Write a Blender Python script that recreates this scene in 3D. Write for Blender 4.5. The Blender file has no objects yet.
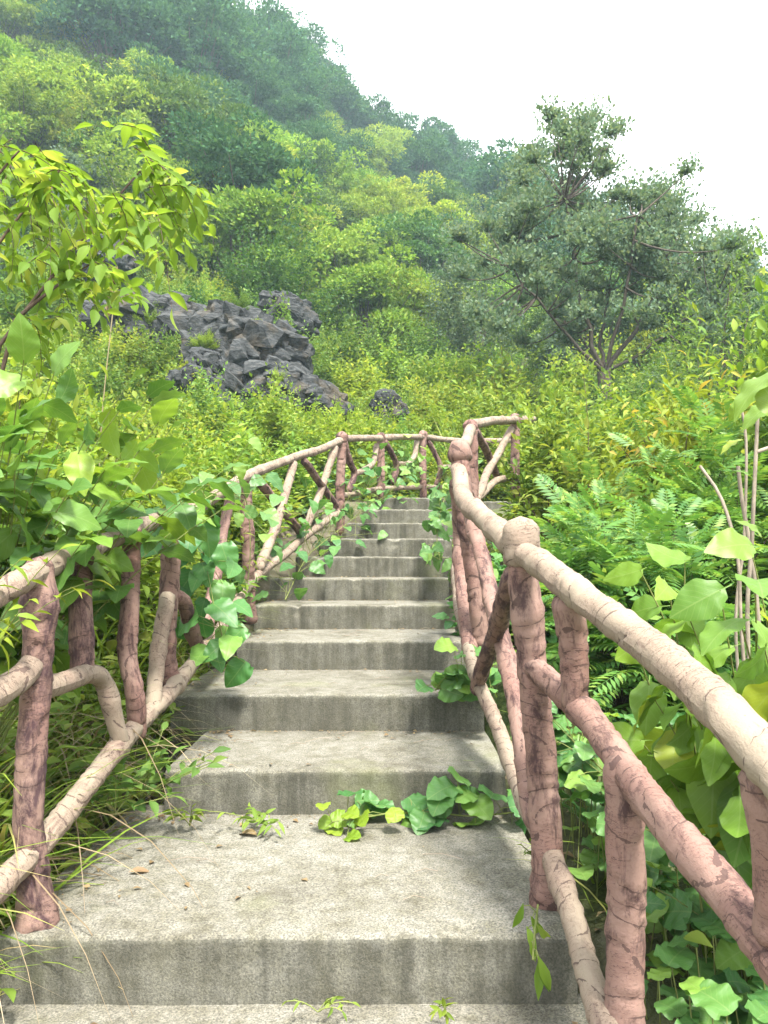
import bpy, math, random
import numpy as np
from mathutils import Vector, noise as mnoise

rad = math.radians
DENOISE = True
scene = bpy.context.scene
COL = scene.collection
RNG = np.random.default_rng(7)

# ------------------------------------------------------------------ camera
CAM = np.array([0.0, 0.0, 1.07])
FPX, PITCH = 770.0, math.atan(51 / 770.0)
cam_d = bpy.data.cameras.new('camera')
cam_d.sensor_fit = 'VERTICAL'; cam_d.sensor_height = 24.0
cam_d.lens = 24.0 * FPX / 1024.0
cam_d.clip_start = 0.05; cam_d.clip_end = 2000
cam = bpy.data.objects.new('camera', cam_d); COL.objects.link(cam)
cam.location = CAM; cam.rotation_euler = (math.pi / 2 + PITCH, 0, 0)
scene.camera = cam

def ray(px, py):
    cx, cy = (px - 384) / FPX, (512 - py) / FPX
    c, s = math.cos(PITCH), math.sin(PITCH)
    return np.array([cx, c - cy * s, s + cy * c])

def P(px, py, Y):
    """the point at distance Y ahead that was measured at that place of the photograph"""
    d = ray(px, py)
    return CAM + d * (Y / d[1])

# ------------------------------------------------------------------ nodes
class NT:
    def __init__(self, name):
        self.m = bpy.data.materials.new(name); self.m.use_nodes = True
        self.t = self.m.node_tree; self.t.nodes.clear()
        self.out = self.t.nodes.new('ShaderNodeOutputMaterial')
    def n(self, typ, ins=None, **props):
        nd = self.t.nodes.new(typ)
        for k, v in props.items(): setattr(nd, k, v)
        for k, v in (ins or {}).items(): self.set(nd.inputs[k], v)
        return nd
    def set(self, sock, v):
        if isinstance(v, bpy.types.NodeSocket): self.t.links.new(v, sock)
        else: sock.default_value = v
    def math(self, op, a, b=0.0, clamp=False):
        nd = self.n('ShaderNodeMath', operation=op, use_clamp=clamp)
        self.set(nd.inputs[0], a); self.set(nd.inputs[1], b)
        return nd.outputs[0]
    def mix(self, f, a, b, blend='MIX'):
        nd = self.n('ShaderNodeMix', data_type='RGBA', blend_type=blend)
        self.set(nd.inputs[0], f); self.set(nd.inputs[6], a); self.set(nd.inputs[7], b)
        return nd.outputs[2]
    def ramp(self, f, stops, interp='LINEAR'):
        nd = self.n('ShaderNodeValToRGB', {'Fac': f})
        cr = nd.color_ramp; cr.interpolation = interp
        while len(cr.elements) < len(stops): cr.elements.new(0.5)
        for e, (p, c) in zip(cr.elements, stops):
            e.position = p; e.color = c if len(c) == 4 else (*c, 1)
        return nd.outputs[0]
    def noise(self, vec, scale, detail=4, rough=0.55, dist=0.0):
        nd = self.n('ShaderNodeTexNoise', {'Vector': vec, 'Scale': scale, 'Detail': detail, 'Roughness': rough, 'Distortion': dist})
        return nd.outputs[0]
    def mapping(self, vec, scale=(1, 1, 1), loc=(0, 0, 0)):
        nd = self.n('ShaderNodeMapping', {'Vector': vec, 'Scale': scale, 'Location': loc})
        return nd.outputs[0]
    def surf(self, s): self.t.links.new(s, self.out.inputs['Surface']); return self.m

def c4(c): return (*c, 1.0)

def leaf_mat(name, a, b, c=None, trans=0.42, rough=0.45, spec=0.35, veins=False, objvar=0.25):
    """leaves: every leaf its own tone between a and b (a few reach c); thin, lets light through"""
    N = NT(name)
    geo = N.n('ShaderNodeNewGeometry')
    stops = [(0.0, a), (0.8, b)]
    stops.append((1.0, c if c else b))
    col = N.ramp(geo.outputs['Random Per Island'], stops)
    oi = N.n('ShaderNodeObjectInfo')
    val = N.math('ADD', N.math('MULTIPLY', oi.outputs['Random'], objvar), 1.0 - objvar / 2)
    r2 = N.math('FRACT', N.math('MULTIPLY', oi.outputs['Random'], 17.31))
    hue = N.math('ADD', N.math('MULTIPLY', r2, 0.03), 0.485)
    hs = N.n('ShaderNodeHueSaturation', {'Hue': hue, 'Saturation': 1.0, 'Value': val, 'Color': col})
    col = hs.outputs[0]
    bump = None
    if veins:
        uv = N.n('ShaderNodeTexCoord').outputs['UV']
        sp = N.n('ShaderNodeSeparateXYZ', {0: uv})
        au = N.math('ABSOLUTE', N.math('SUBTRACT', sp.outputs[0], 0.5))
        mid = N.math('LESS_THAN', au, 0.018)
        sv = N.math('FRACT', N.math('SUBTRACT', N.math('MULTIPLY', sp.outputs[1], 7.0), N.math('MULTIPLY', au, 6.0)))
        side = N.math('LESS_THAN', N.math('ABSOLUTE', N.math('SUBTRACT', sv, 0.5)), 0.07)
        vein = N.math('MAXIMUM', mid, N.math('MULTIPLY', side, 0.45))
        nz = N.noise(N.mapping(uv, (5, 5, 5)), 1.3, 3)
        col = N.mix(N.math('MULTIPLY', nz, 0.35), col, N.mix(1.0, col, (0.62, 0.7, 0.5, 1), 'MULTIPLY'))
        col = N.mix(N.math('MULTIPLY', vein, 0.20), col, (0.30, 0.38, 0.14, 1))
        bump = N.n('ShaderNodeBump', {'Strength': 0.35, 'Distance': 0.004, 'Height': N.math('SUBTRACT', sv, vein)}).outputs[0]
    tcol = N.mix(1.0, col, (1.35, 1.25, 0.7, 1), 'MULTIPLY')
    if rough < 1:
        pr = N.n('ShaderNodeBsdfPrincipled', {'Base Color': col, 'Roughness': rough, 'Specular IOR Level': spec})
        if bump: N.set(pr.inputs['Normal'], bump)
        front = pr.outputs[0]
    else:
        front = N.n('ShaderNodeBsdfDiffuse', {'Color': col}).outputs[0]
    tr = N.n('ShaderNodeBsdfTranslucent', {'Color': tcol})
    mx = N.n('ShaderNodeMixShader', {0: trans, 1: front, 2: tr.outputs[0]})
    return N.surf(mx.outputs[0])

def bark_mat(name, a, b, scale=14):
    N = NT(name)
    tc = N.n('ShaderNodeTexCoord').outputs['Object']
    nz = N.noise(N.mapping(tc, (1, 1, 0.35)), scale, 5, 0.65)
    col = N.ramp(nz, [(0.3, a), (0.7, b)])
    bp = N.n('ShaderNodeBump', {'Strength': 0.6, 'Distance': 0.01, 'Height': nz})
    return N.surf(N.n('ShaderNodeBsdfPrincipled', {'Base Color': col, 'Roughness': 0.9, 'Specular IOR Level': 0.15, 'Normal': bp.outputs[0]}).outputs[0])

def log_mat(name, pale, rose, stain, amount, seamw=.09):
    """cast cement made to look like bark: wrapped bands, dirt in the seams, dark weather stains"""
    N = NT(name)
    uv = N.n('ShaderNodeTexCoord').outputs['UV']
    sp = N.n('ShaderNodeSeparateXYZ', {0: uv})
    ang = N.math('MULTIPLY', sp.outputs[0], 2 * math.pi)
    cu, su = N.math('COSINE', ang), N.math('SINE', ang)
    v = sp.outputs[1]
    vec = N.n('ShaderNodeCombineXYZ', {0: N.math('MULTIPLY', cu, 0.05), 1: N.math('MULTIPLY', su, 0.05), 2: v}).outputs[0]
    big = N.noise(vec, 5.0, 4, 0.6)
    mid = N.noise(N.mapping(vec, (1, 1, 1.6)), 22.0, 5, 0.65)
    fine = N.noise(vec, 160.0, 3, 0.7)
    col = N.mix(N.ramp(big, [(0.35, (0, 0, 0)), (0.65, (1, 1, 1))]), c4(pale), c4(rose))
    col = N.mix(N.math('MULTIPLY', fine, 0.5), col, N.mix(1.0, col, (0.72, 0.66, 0.62, 1), 'MULTIPLY'))
    # seams between the wrapped bands (same function as the modelled grooves)
    s = N.math('ADD', N.math('DIVIDE', v, 0.062), N.math('MULTIPLY', N.math('SINE', N.math('ADD', ang, N.math('MULTIPLY', v, 9.0))), 0.38))
    s = N.math('ADD', s, N.math('MULTIPLY', N.math('SINE', N.math('MULTIPLY', v, 31.0)), 0.42))
    s = N.math('ADD', s, N.math('MULTIPLY', N.math('SUBTRACT', mid, 0.5), 0.22))
    d = N.math('ABSOLUTE', N.math('SUBTRACT', N.math('FRACT', s), 0.5))
    seam = N.math('LESS_THAN', N.math('SUBTRACT', 0.5, d), N.math('MULTIPLY', N.ramp(mid, [(0.44, (0, 0, 0)), (0.64, (1, 1, 1))]), seamw))
    # short cracks round the log
    cr = N.noise(N.mapping(vec, (0.55, 0.55, 3.2)), 34.0, 3, 0.6, 0.4)
    crack = N.math('LESS_THAN', N.math('ABSOLUTE', N.math('SUBTRACT', cr, 0.5)), 0.011)
    crack = N.math('MULTIPLY', crack, N.ramp(big, [(0.42, (0, 0, 0)), (0.55, (1, 1, 1))]))
    st = N.noise(N.mapping(vec, (1.5, 1.5, 0.75), (3, 1, 7)), 11.0, 6, 0.72, 0.3)
    stn = N.ramp(st, [(amount, (0, 0, 0)), (amount + 0.13, (1, 1, 1))])
    col = N.mix(N.math('MULTIPLY', stn, 0.88), col, c4(stain))
    col = N.mix(N.math('MULTIPLY', N.math('MAXIMUM', seam, crack), 0.72), col, (0.05, 0.03, 0.028, 1))
    pits = N.noise(vec, 75.0, 2, 0.5)
    pit = N.math('GREATER_THAN', pits, 0.72)
    col = N.mix(N.math('MULTIPLY', pit, 0.55), col, (0.10, 0.065, 0.05, 1))
    h = N.math('SUBTRACT', N.math('ADD', N.math('MULTIPLY', mid, 0.6), N.math('MULTIPLY', fine, 0.35)), N.math('MULTIPLY', N.math('MAXIMUM', seam, crack), 0.8))
    bp = N.n('ShaderNodeBump', {'Strength': 0.7, 'Distance': 0.006, 'Height': h})
    return N.surf(N.n('ShaderNodeBsdfPrincipled', {'Base Color': col, 'Roughness': 0.82, 'Specular IOR Level': 0.2, 'Normal': bp.outputs[0]}).outputs[0])

def concrete_mat(name):
    N = NT(name)
    tc = N.n('ShaderNodeTexCoord').outputs['Object']
    geo = N.n('ShaderNodeNewGeometry')
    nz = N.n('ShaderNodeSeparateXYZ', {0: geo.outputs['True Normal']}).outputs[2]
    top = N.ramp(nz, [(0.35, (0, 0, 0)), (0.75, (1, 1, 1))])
    big = N.noise(tc, 2.6, 6, 0.65, 0.4)
    mid = N.noise(tc, 17.0, 6, 0.7)
    fine = N.noise(tc, 190.0, 3, 0.75)
    col = N.ramp(big, [(0.32, (0.105, 0.098, 0.078)), (0.48, (0.168, 0.16, 0.135)), (0.7, (0.205, 0.198, 0.174))])
    col = N.mix(N.ramp(mid, [(0.35, (1, 1, 1)), (0.6, (0, 0, 0))]), col, N.mix(1.0, col, (0.68, 0.67, 0.60, 1), 'MULTIPLY'))
    agg = N.ramp(fine, [(0.33, (0.25, 0.25, 0.24)), (0.5, (1, 1, 1)), (0.63, (1.6, 1.57, 1.5))])
    col = N.mix(0.75, col, N.mix(1.0, col, agg, 'MULTIPLY'))
    gr = N.noise(N.mapping(tc, (1, 1, 1), (5, 2, 9)), 75.0, 4, 0.8)
    col = N.mix(0.4, col, N.mix(1.0, col, N.ramp(gr, [(0.36, (0.45, 0.44, 0.42)), (0.5, (1, 1, 1)), (0.66, (1.35, 1.33, 1.28))]), 'MULTIPLY'))
    # algae and run-off streaks on the faces that stand
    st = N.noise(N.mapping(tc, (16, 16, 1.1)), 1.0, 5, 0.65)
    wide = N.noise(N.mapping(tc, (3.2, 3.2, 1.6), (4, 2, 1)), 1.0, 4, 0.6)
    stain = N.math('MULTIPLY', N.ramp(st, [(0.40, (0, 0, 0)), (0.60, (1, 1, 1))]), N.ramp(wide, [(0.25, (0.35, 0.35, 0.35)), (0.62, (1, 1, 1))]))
    riser = N.mix(0.4, col, (0.085, 0.085, 0.065, 1))  # standing faces darkened evenly as a whole, beneath the streaks
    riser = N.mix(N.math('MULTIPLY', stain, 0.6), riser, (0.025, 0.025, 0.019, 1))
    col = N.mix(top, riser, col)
    # moss towards a few damp patches
    ms = N.ramp(N.noise(tc, 1.7, 5, 0.6), [(0.56, (0, 0, 0)), (0.7, (1, 1, 1))])
    col = N.mix(N.math('MULTIPLY', ms, 0.35), col, (0.17, 0.18, 0.085, 1))
    # hairline cracks and pits
    vo = N.n('ShaderNodeTexVoronoi', {'Vector': N.mapping(tc, (1, 1, 1)), 'Scale': 60.0}, feature='F1')
    pit = N.math('MULTIPLY', N.math('LESS_THAN', vo.outputs['Distance'], 0.16), N.math('GREATER_THAN', mid, 0.5))
    col = N.mix(N.math('MULTIPLY', pit, 0.6), col, (0.06, 0.055, 0.045, 1))
    h = N.math('ADD', N.math('MULTIPLY', fine, 0.5), N.math('SUBTRACT', N.math('MULTIPLY', mid, 0.9), N.math('MULTIPLY', pit, 0.6)))
    bp = N.n('ShaderNodeBump', {'Strength': 0.75, 'Distance': 0.006, 'Height': h})
    return N.surf(N.n('ShaderNodeBsdfPrincipled', {'Base Color': col, 'Roughness': 0.92, 'Specular IOR Level': 0.15, 'Normal': bp.outputs[0]}).outputs[0])

def rock_mat(name):
    N = NT(name)
    tc = N.n('ShaderNodeTexCoord').outputs['Object']
    big = N.noise(tc, 1.5, 5, 0.6)
    mid = N.noise(N.mapping(tc, (1, 1, 2.2)), 7.0, 6, 0.7)
    col = N.ramp(mid, [(0.3, (0.018, 0.020, 0.021)), (0.5, (0.042, 0.045, 0.046)), (0.70, (0.10, 0.101, 0.098))])
    col = N.mix(N.ramp(big, [(0.55, (0, 0, 0)), (0.72, (1, 1, 1))]), col, (0.10, 0.08, 0.055, 1))
    bp = N.n('ShaderNodeBump', {'Strength': 0.9, 'Distance': 0.06, 'Height': mid})
    return N.surf(N.n('ShaderNodeBsdfPrincipled', {'Base Color': col, 'Roughness': 0.9, 'Specular IOR Level': 0.15, 'Normal': bp.outputs[0]}).outputs[0])

def ground_mat(name):
    N = NT(name)
    tc = N.n('ShaderNodeTexCoord').outputs['Object']
    a = N.noise(tc, 0.35, 5, 0.6); b = N.noise(tc, 6.0, 6, 0.7); f = N.noise(tc, 60.0, 4, 0.7)
    col = N.ramp(b, [(0.3, (0.055, 0.045, 0.03)), (0.55, (0.13, 0.11, 0.08)), (0.75, (0.24, 0.215, 0.17))])
    col = N.mix(N.ramp(a, [(0.4, (0, 0, 0)), (0.6, (1, 1, 1))]), col, N.ramp(f, [(0.35, (0.03, 0.05, 0.015)), (0.7, (0.09, 0.12, 0.035))]))
    bp = N.n('ShaderNodeBump', {'Strength': 0.9, 'Distance': 0.03, 'Height': N.math('ADD', b, N.math('MULTIPLY', f, 0.4))})
    return N.surf(N.n('ShaderNodeBsdfPrincipled', {'Base Color': col, 'Roughness': 0.95, 'Specular IOR Level': 0.1, 'Normal': bp.outputs[0]}).outputs[0])

def plain_mat(name, a, b, scale=30, rough=0.8):
    N = NT(name)
    tc = N.n('ShaderNodeTexCoord').outputs['Object']
    col = N.ramp(N.noise(tc, scale, 4), [(0.35, a), (0.65, b)])
    return N.surf(N.n('ShaderNodeBsdfPrincipled', {'Base Color': col, 'Roughness': rough, 'Specular IOR Level': 0.2}).outputs[0])

M = {}
M['lime'] = leaf_mat('leaf_lime', (0.115, 0.19, 0.024), (0.215, 0.30, 0.045), (0.32, 0.35, 0.075), 0.54, .55, .15)
M['bright'] = leaf_mat('leaf_bright', (0.0918, 0.1728, 0.02592), (0.189, 0.2808, 0.04536), (0.2916, 0.3348, 0.0702), 0.42, .6, .2)
M['mid'] = leaf_mat('leaf_mid', (0.0624, 0.144, 0.0288), (0.126, 0.222, 0.0456), (0.204, 0.276, 0.066), 0.4, .6, .2)
M['fern'] = leaf_mat('leaf_fern', (0.06469, 0.1625, 0.03575), (0.1437, 0.275, 0.05687), (0.2587, 0.35, 0.07313), 0.42)
M['dark'] = leaf_mat('leaf_dark', (0.035, 0.0875, 0.0175), (0.075, 0.15, 0.0275), (0.1375, 0.2, 0.05), 0.32, .6, .2)
M['blue'] = leaf_mat('leaf_bluegreen', (0.02827, 0.0812, 0.04132), (0.06307, 0.1392, 0.06199), (0.09788, 0.1856, 0.07576), 0.3, rough=1.0)
M['farlime'] = leaf_mat('leaf_far_lime', (0.09775, 0.184, 0.0276), (0.2012, 0.3047, 0.0483), (0.2875, 0.3565, 0.0805), 0.36, rough=1.0)
M['olive'] = leaf_mat('leaf_olive', (0.07, 0.1265, 0.08), (0.125, 0.187, 0.115), (0.16, 0.2035, 0.12), 0.4, rough=0.7, spec=.15)
M['bronze'] = leaf_mat('leaf_bronze', (0.12, 0.19, 0.022), (0.22, 0.27, 0.035), (0.34, 0.25, 0.06), 0.42, .6, .2)
M['hero'] = leaf_mat('leaf_broad', (0.075, 0.1688, 0.035), (0.1438, 0.2562, 0.0375), (0.2375, 0.3375, 0.0375), 0.38, 0.42, 0.4, veins=True, objvar=0.1)
M['herolime'] = leaf_mat('leaf_broad_lime', (0.099, 0.198, 0.0275), (0.1705, 0.2805, 0.033), (0.308, 0.352, 0.033), 0.4, 0.45, 0.35, veins=True, objvar=0.1)
M['vine'] = leaf_mat('leaf_vine', (0.05175, 0.1552, 0.04025), (0.09775, 0.2185, 0.05175), (0.184, 0.3105, 0.046), 0.34, 0.42, 0.4, veins=True, objvar=0.1)
M['vinelime'] = leaf_mat('leaf_vine_young', (0.17, 0.26, 0.02), (0.27, 0.34, 0.03), (0.36, 0.36, 0.05), 0.42, 0.45, 0.35, veins=True, objvar=0.1)
M['grass'] = leaf_mat('grass_blade', (0.0935, 0.1815, 0.0165), (0.198, 0.286, 0.0385), (0.374, 0.308, 0.143), 0.38)
M['dry'] = leaf_mat('dry_blade', (0.16, 0.12, 0.065), (0.32, 0.26, 0.15), (0.38, 0.32, 0.2), 0.25)
M['litter'] = leaf_mat('dead_leaf', (0.10, 0.06, 0.03), (0.22, 0.15, 0.08), (0.30, 0.22, 0.12), 0.15)
M['bark'] = bark_mat('bark_brown', (0.05, 0.04, 0.03), (0.15, 0.12, 0.09))
M['greybark'] = bark_mat('bark_grey', (0.13, 0.105, 0.08), (0.32, 0.27, 0.21), 30)
M['treebark'] = bark_mat('bark_tree', (0.045, 0.037, 0.03), (0.11, 0.09, 0.072), 20)
M['stem'] = bark_mat('green_stem', (0.10, 0.13, 0.035), (0.20, 0.22, 0.07), 25)
M['redstem'] = bark_mat('dark_twig', (0.045, 0.03, 0.025), (0.12, 0.085, 0.06), 40)
M['log_pale'] = log_mat('cement_log_pale', (0.262, 0.216, 0.163), (0.24, 0.178, 0.138), (0.10, 0.062, 0.052), 0.575, .07)
M['log_rose'] = log_mat('cement_log_rose', (0.25, 0.165, 0.135), (0.205, 0.117, 0.097), (0.04, 0.021, 0.022), 0.505)
M['log_dark'] = log_mat('cement_log_stained', (0.25, 0.165, 0.135), (0.195, 0.115, 0.097), (0.042, 0.022, 0.028), 0.45)
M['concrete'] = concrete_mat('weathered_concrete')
M['rock'] = rock_mat('limestone')
M['ground'] = ground_mat('soil')
M['paper'] = plain_mat('cigarette_paper', (0.7, 0.68, 0.62), (0.8, 0.78, 0.74))
M['filter'] = plain_mat('filter_paper', (0.55, 0.28, 0.08), (0.62, 0.34, 0.11))

# ------------------------------------------------------------------ mesh building
class MB:
    def __init__(self): self.v = []; self.f = []; self.uv = []; self.mi = []; self.n = 0
    def add(self, verts, faces, uv=None, mat=0):
        verts = np.asarray(verts, np.float32).reshape(-1, 3); faces = np.asarray(faces, np.int32)
        self.v.append(verts); self.f.append(faces + self.n)
        self.uv.append(np.zeros((len(verts), 2), np.float32) if uv is None else np.asarray(uv, np.float32).reshape(-1, 2))
        self.mi.append(mat); self.n += len(verts)
    def mesh(self, name, mats, smooth=True, loop_uv=None):
        me = bpy.data.meshes.new(name)
        V = np.concatenate(self.v); UV = np.concatenate(self.uv)
        idx = np.concatenate([f.ravel() for f in self.f])
        tot = np.concatenate([np.full(len(f), f.shape[1], np.int32) for f in self.f])
        mi = np.concatenate([np.full(len(f), m, np.int32) for f, m in zip(self.f, self.mi)])
        me.vertices.add(len(V)); me.vertices.foreach_set('co', V.ravel())
        me.loops.add(len(idx)); me.loops.foreach_set('vertex_index', idx)
        me.polygons.add(len(tot))
        st = np.zeros(len(tot), np.int32); st[1:] = np.cumsum(tot)[:-1]
        me.polygons.foreach_set('loop_start', st)
        me.polygons.foreach_set('loop_total', tot)
        me.polygons.foreach_set('material_index', mi)
        me.polygons.foreach_set('use_smooth', np.full(len(tot), smooth, bool))
        ul = me.uv_layers.new(name='UVMap')
        ul.data.foreach_set('uv', UV[idx].ravel())
        for m in (mats if isinstance(mats, (list, tuple)) else [mats]): me.materials.append(M[m] if isinstance(m, str) else m)
        me.update(calc_edges=True); me.validate()
        return me

def unit(a): return a / np.maximum(np.linalg.norm(a, axis=-1, keepdims=True), 1e-9)

def link(name, me, parent=None, loc=None):
    o = bpy.data.objects.new(name, me); COL.objects.link(o)
    if parent: o.parent = parent
    if loc is not None: o.location = loc
    return o

def tag(o, label=None, cat=None, group=None, kind=None):
    if label: o['label'] = label
    if cat: o['category'] = cat
    if group: o['group'] = group
    if kind: o['kind'] = kind
    return o

def empty(name, loc=(0, 0, 0)):
    o = bpy.data.objects.new(name, None); COL.objects.link(o); o.location = loc
    o.empty_display_size = 0.1
    return o

# leaf shapes: (verts, faces, uv); the leaf lies along +Y from its stalk, upper side +Z, length 1
def kite(w=0.26, fold=0.10, droop=0.12):
    v = np.array([[0, 0, 0], [-w, .42, fold], [0, 1, -droop], [w, .42, fold], [0, .45, 0]], float)
    f = np.array([[0, 4, 1], [4, 2, 1], [0, 3, 4], [4, 3, 2]])
    return v, f, np.stack([v[:, 0] / (2 * w) + .5, v[:, 1]], 1)

def blade_leaf(prof, fold=0.12, droop=0.3, stalk=0.0, wave=0.0, cup=0.0, sw=0.012):
    """prof: [(y, half width), ...]; three strips a side are enough for a folded, drooping leaf; optional stalk before y=0"""
    V, F, U = [], [], []
    if stalk > 0:
        prof = [(-stalk, sw), (-stalk * .5, sw)] + list(prof)
    wm = max(w for _, w in prof)
    cols = [-1, -.8, -.45, 0, .45, .8, 1]
    for i, (y, w) in enumerate(prof):
        yy = max(y, 0)
        z0 = -droop * yy ** 2 + (0.06 * math.sin(min(0, y) * 3) if y < 0 else 0)
        for c in cols:
            ac = abs(c)
            z = z0 + fold * w * ac * 1.6 - cup * w * ac ** 2 * 2 + wave * math.sin(y * 17 + c * 2.5) * w * ac
            back = -0.10 * ac ** 2 * (1 if (y >= 0 and y < .1) else 0)
            V.append((c * w, y + back, z)); U.append((.5 + .5 * c * w / wm, y))
    n = len(cols)
    for i in range(len(prof) - 1):
        for j in range(n - 1):
            a = i * n + j; F.append((a, a + 1, a + n + 1, a + n))
    return np.array(V, float), np.array(F), np.array(U)

KITE = kite()
KITE_THIN = kite(0.16, 0.05, 0.2)
KITE_FAT = kite(0.36, 0.1, 0.1)
OVAL = blade_leaf([(0, .02), (.12, .15), (.35, .235), (.6, .2), (.82, .10), (1, .005)], 0.25, 0.3, 0.12)
LANCE = blade_leaf([(0, .015), (.15, .10), (.4, .16), (.65, .13), (.85, .06), (1, .004)], 0.25, 0.42, 0.1)
def prof(fn, n, y0=0.0):
    return [(y0 + (1 - y0) * k / n, max(.004, fn(k / n))) for k in range(n + 1)]
HEART = blade_leaf(prof(lambda t: .42 * (.55 + .45 * min(1, t / .16)) * math.sin(math.pi * (.16 + .84 * t) ** .8) ** .8 if t < 1 else .004, 18, -.06), 0.16, 0.34, 0.0, 0.10, 0.05)
BROAD = blade_leaf(prof(lambda t: .37 * math.sin(math.pi * t ** .74) ** .72 * (1 - .25 * t ** 6) if 0 < t < 1 else .02, 18), 0.16, 0.38, 0.28, 0.10, 0.06)
ROUND = blade_leaf(prof(lambda t: .52 * (.62 + .38 * min(1, t / .14)) * math.sin(math.pi * (.2 + .8 * t) ** .95) ** .7 if t < 1 else .01, 18, -.12), 0.14, 0.24, 0.0, 0.13, 0.04)

def pinnate(pairs=8, lw=0.05, ll=0.30):
    V, F, U = [], [], []
    def quad(a, b, c, d):
        k = len(V); V.extend([a, b, c, d]); U.extend([(.5, 0)] * 4); F.append((k, k + 1, k + 2, k + 3))
    for i in range(4):
        y0, y1 = i / 4, (i + 1) / 4
        z0, z1 = -.28 * y0 ** 2, -.28 * y1 ** 2
        quad((-.006, y0, z0), (.006, y0, z0), (.005, y1, z1), (-.005, y1, z1))
    for i in range(pairs):
        y = .18 + .8 * i / (pairs - 1); z = -.28 * y ** 2
        L = ll * (0.7 + 0.5 * math.sin(math.pi * min(1, (i + 1.2) / pairs))) * (0.8 if i == pairs - 1 else 1)
        for s in (-1, 1):
            dx, dy = s * math.cos(.45), math.sin(.45)
            px, py = -dy * s, dx * s
            m = (dx * L * .5, y + dy * L * .5)
            quad((0, y, z), (m[0] - px * lw, m[1] - py * lw, z - .02), (dx * L, y + dy * L, z - .09 * L / .3), (m[0] + px * lw, m[1] + py * lw, z - .02))
    return np.array(V, float), np.array(F), np.array(U)
PINN = pinnate()

def put_leaves(mb, tmpl, pos, D, N, S, W=None, mat=0):
    tv, tf, tu = tmpl
    pos = np.asarray(pos, float); k = len(pos)
    if k == 0: return
    D = unit(D); X = np.cross(D, N); X = unit(X + 1e-6); Nn = np.cross(X, D)
    S = np.broadcast_to(np.asarray(S, float), (k,)); W = S if W is None else np.broadcast_to(np.asarray(W, float), (k,))
    v = pos[:, None, :] + (tv[None, :, 0:1] * X[:, None, :]) * W[:, None, None] + (tv[None, :, 1:2] * D[:, None, :] + tv[None, :, 2:3] * Nn[:, None, :]) * S[:, None, None]
    f = tf[None] + (np.arange(k) * len(tv))[:, None, None]
    mb.add(v.reshape(-1, 3), f.reshape(-1, tf.shape[1]), np.tile(tu, (k, 1)), mat)

def add_tube(mb, pts, radii, segs=6, mat=0):
    pts = np.asarray(pts, float); n = len(pts)
    radii = np.broadcast_to(np.asarray(radii, float), (n,))
    t = unit(np.gradient(pts, axis=0))
    ref = np.array([0, 0, 1.0]) if abs(t[0][2]) < .9 else np.array([1.0, 0, 0])
    X = np.zeros_like(t); X[0] = unit(np.cross(t[0], ref))
    for i in range(1, n):
        x = X[i - 1] - t[i] * np.dot(X[i - 1], t[i]); X[i] = unit(x)
    Yv = np.cross(t, X)
    a = np.linspace(0, 2 * math.pi, segs, endpoint=False)
    v = pts[:, None] + radii[:, None, None] * (np.cos(a)[None, :, None] * X[:, None] + np.sin(a)[None, :, None] * Yv[:, None])
    i, j = np.meshgrid(np.arange(n - 1), np.arange(segs), indexing='ij')
    j2 = (j + 1) % segs
    f = np.stack([i * segs + j, i * segs + j2, (i + 1) * segs + j2, (i + 1) * segs + j], -1).reshape(-1, 4)
    mb.add(v.reshape(-1, 3), f, None, mat)

def bez(B, t):
    """B (n,3,3) quadratic, t (n,k) -> points and tangents (n,k,3)"""
    t = t[..., None]
    p = (1 - t) ** 2 * B[:, None, 0] + 2 * t * (1 - t) * B[:, None, 1] + t ** 2 * B[:, None, 2]
    d = 2 * (1 - t) * (B[:, None, 1] - B[:, None, 0]) + 2 * t * (B[:, None, 2] - B[:, None, 1])
    return p, unit(d)

def twig_leaves(mb, rng, B, k, t0, size, tmpl, spread=0.9, fwd=0.55, droop=0.15, nup=1.0, njit=0.45, mat=0, flat=True, tip=True, wide=None):
    n = len(B)
    t = np.linspace(t0, 1, k)[None] + rng.normal(0, .25 * (1 - t0) / k, (n, k)); t = np.clip(t, 0, 1)
    if tip: t[:, -1] = 1
    p, d = bez(B, t)
    up = np.array([0, 0, 1.0])
    side = unit(np.cross(d, up) + rng.normal(0, .15, d.shape))
    if flat:
        sg = np.where((np.arange(k) % 2)[None, :] == 0, 1, -1) * np.where(rng.random((n, 1)) < .5, 1, -1)
        q = side * sg[..., None] + rng.normal(0, .28, d.shape)
    else:
        a = (np.arange(k) * 2.4)[None] + rng.random((n, 1)) * 6.28
        w = np.cross(d, side); q = side * np.cos(a)[..., None] + w * np.sin(a)[..., None]
    D = d * fwd + unit(q) * spread + up * (-droop) + rng.normal(0, .16, d.shape)
    if tip: D[:, -1] = d[:, -1] - up * droop + rng.normal(0, .15, (n, 3))
    Nn = up * nup + rng.normal(0, njit, d.shape) + d * .1
    s = rng.uniform(size[0], size[1], (n, k)) * np.linspace(1.0, .72, k)[None]
    w = None if wide is None else (s * rng.uniform(wide[0], wide[1], (n, k))).reshape(-1)
    put_leaves(mb, tmpl, p.reshape(-1, 3), D.reshape(-1, 3), Nn.reshape(-1, 3), s.reshape(-1), w, mat)

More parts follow.
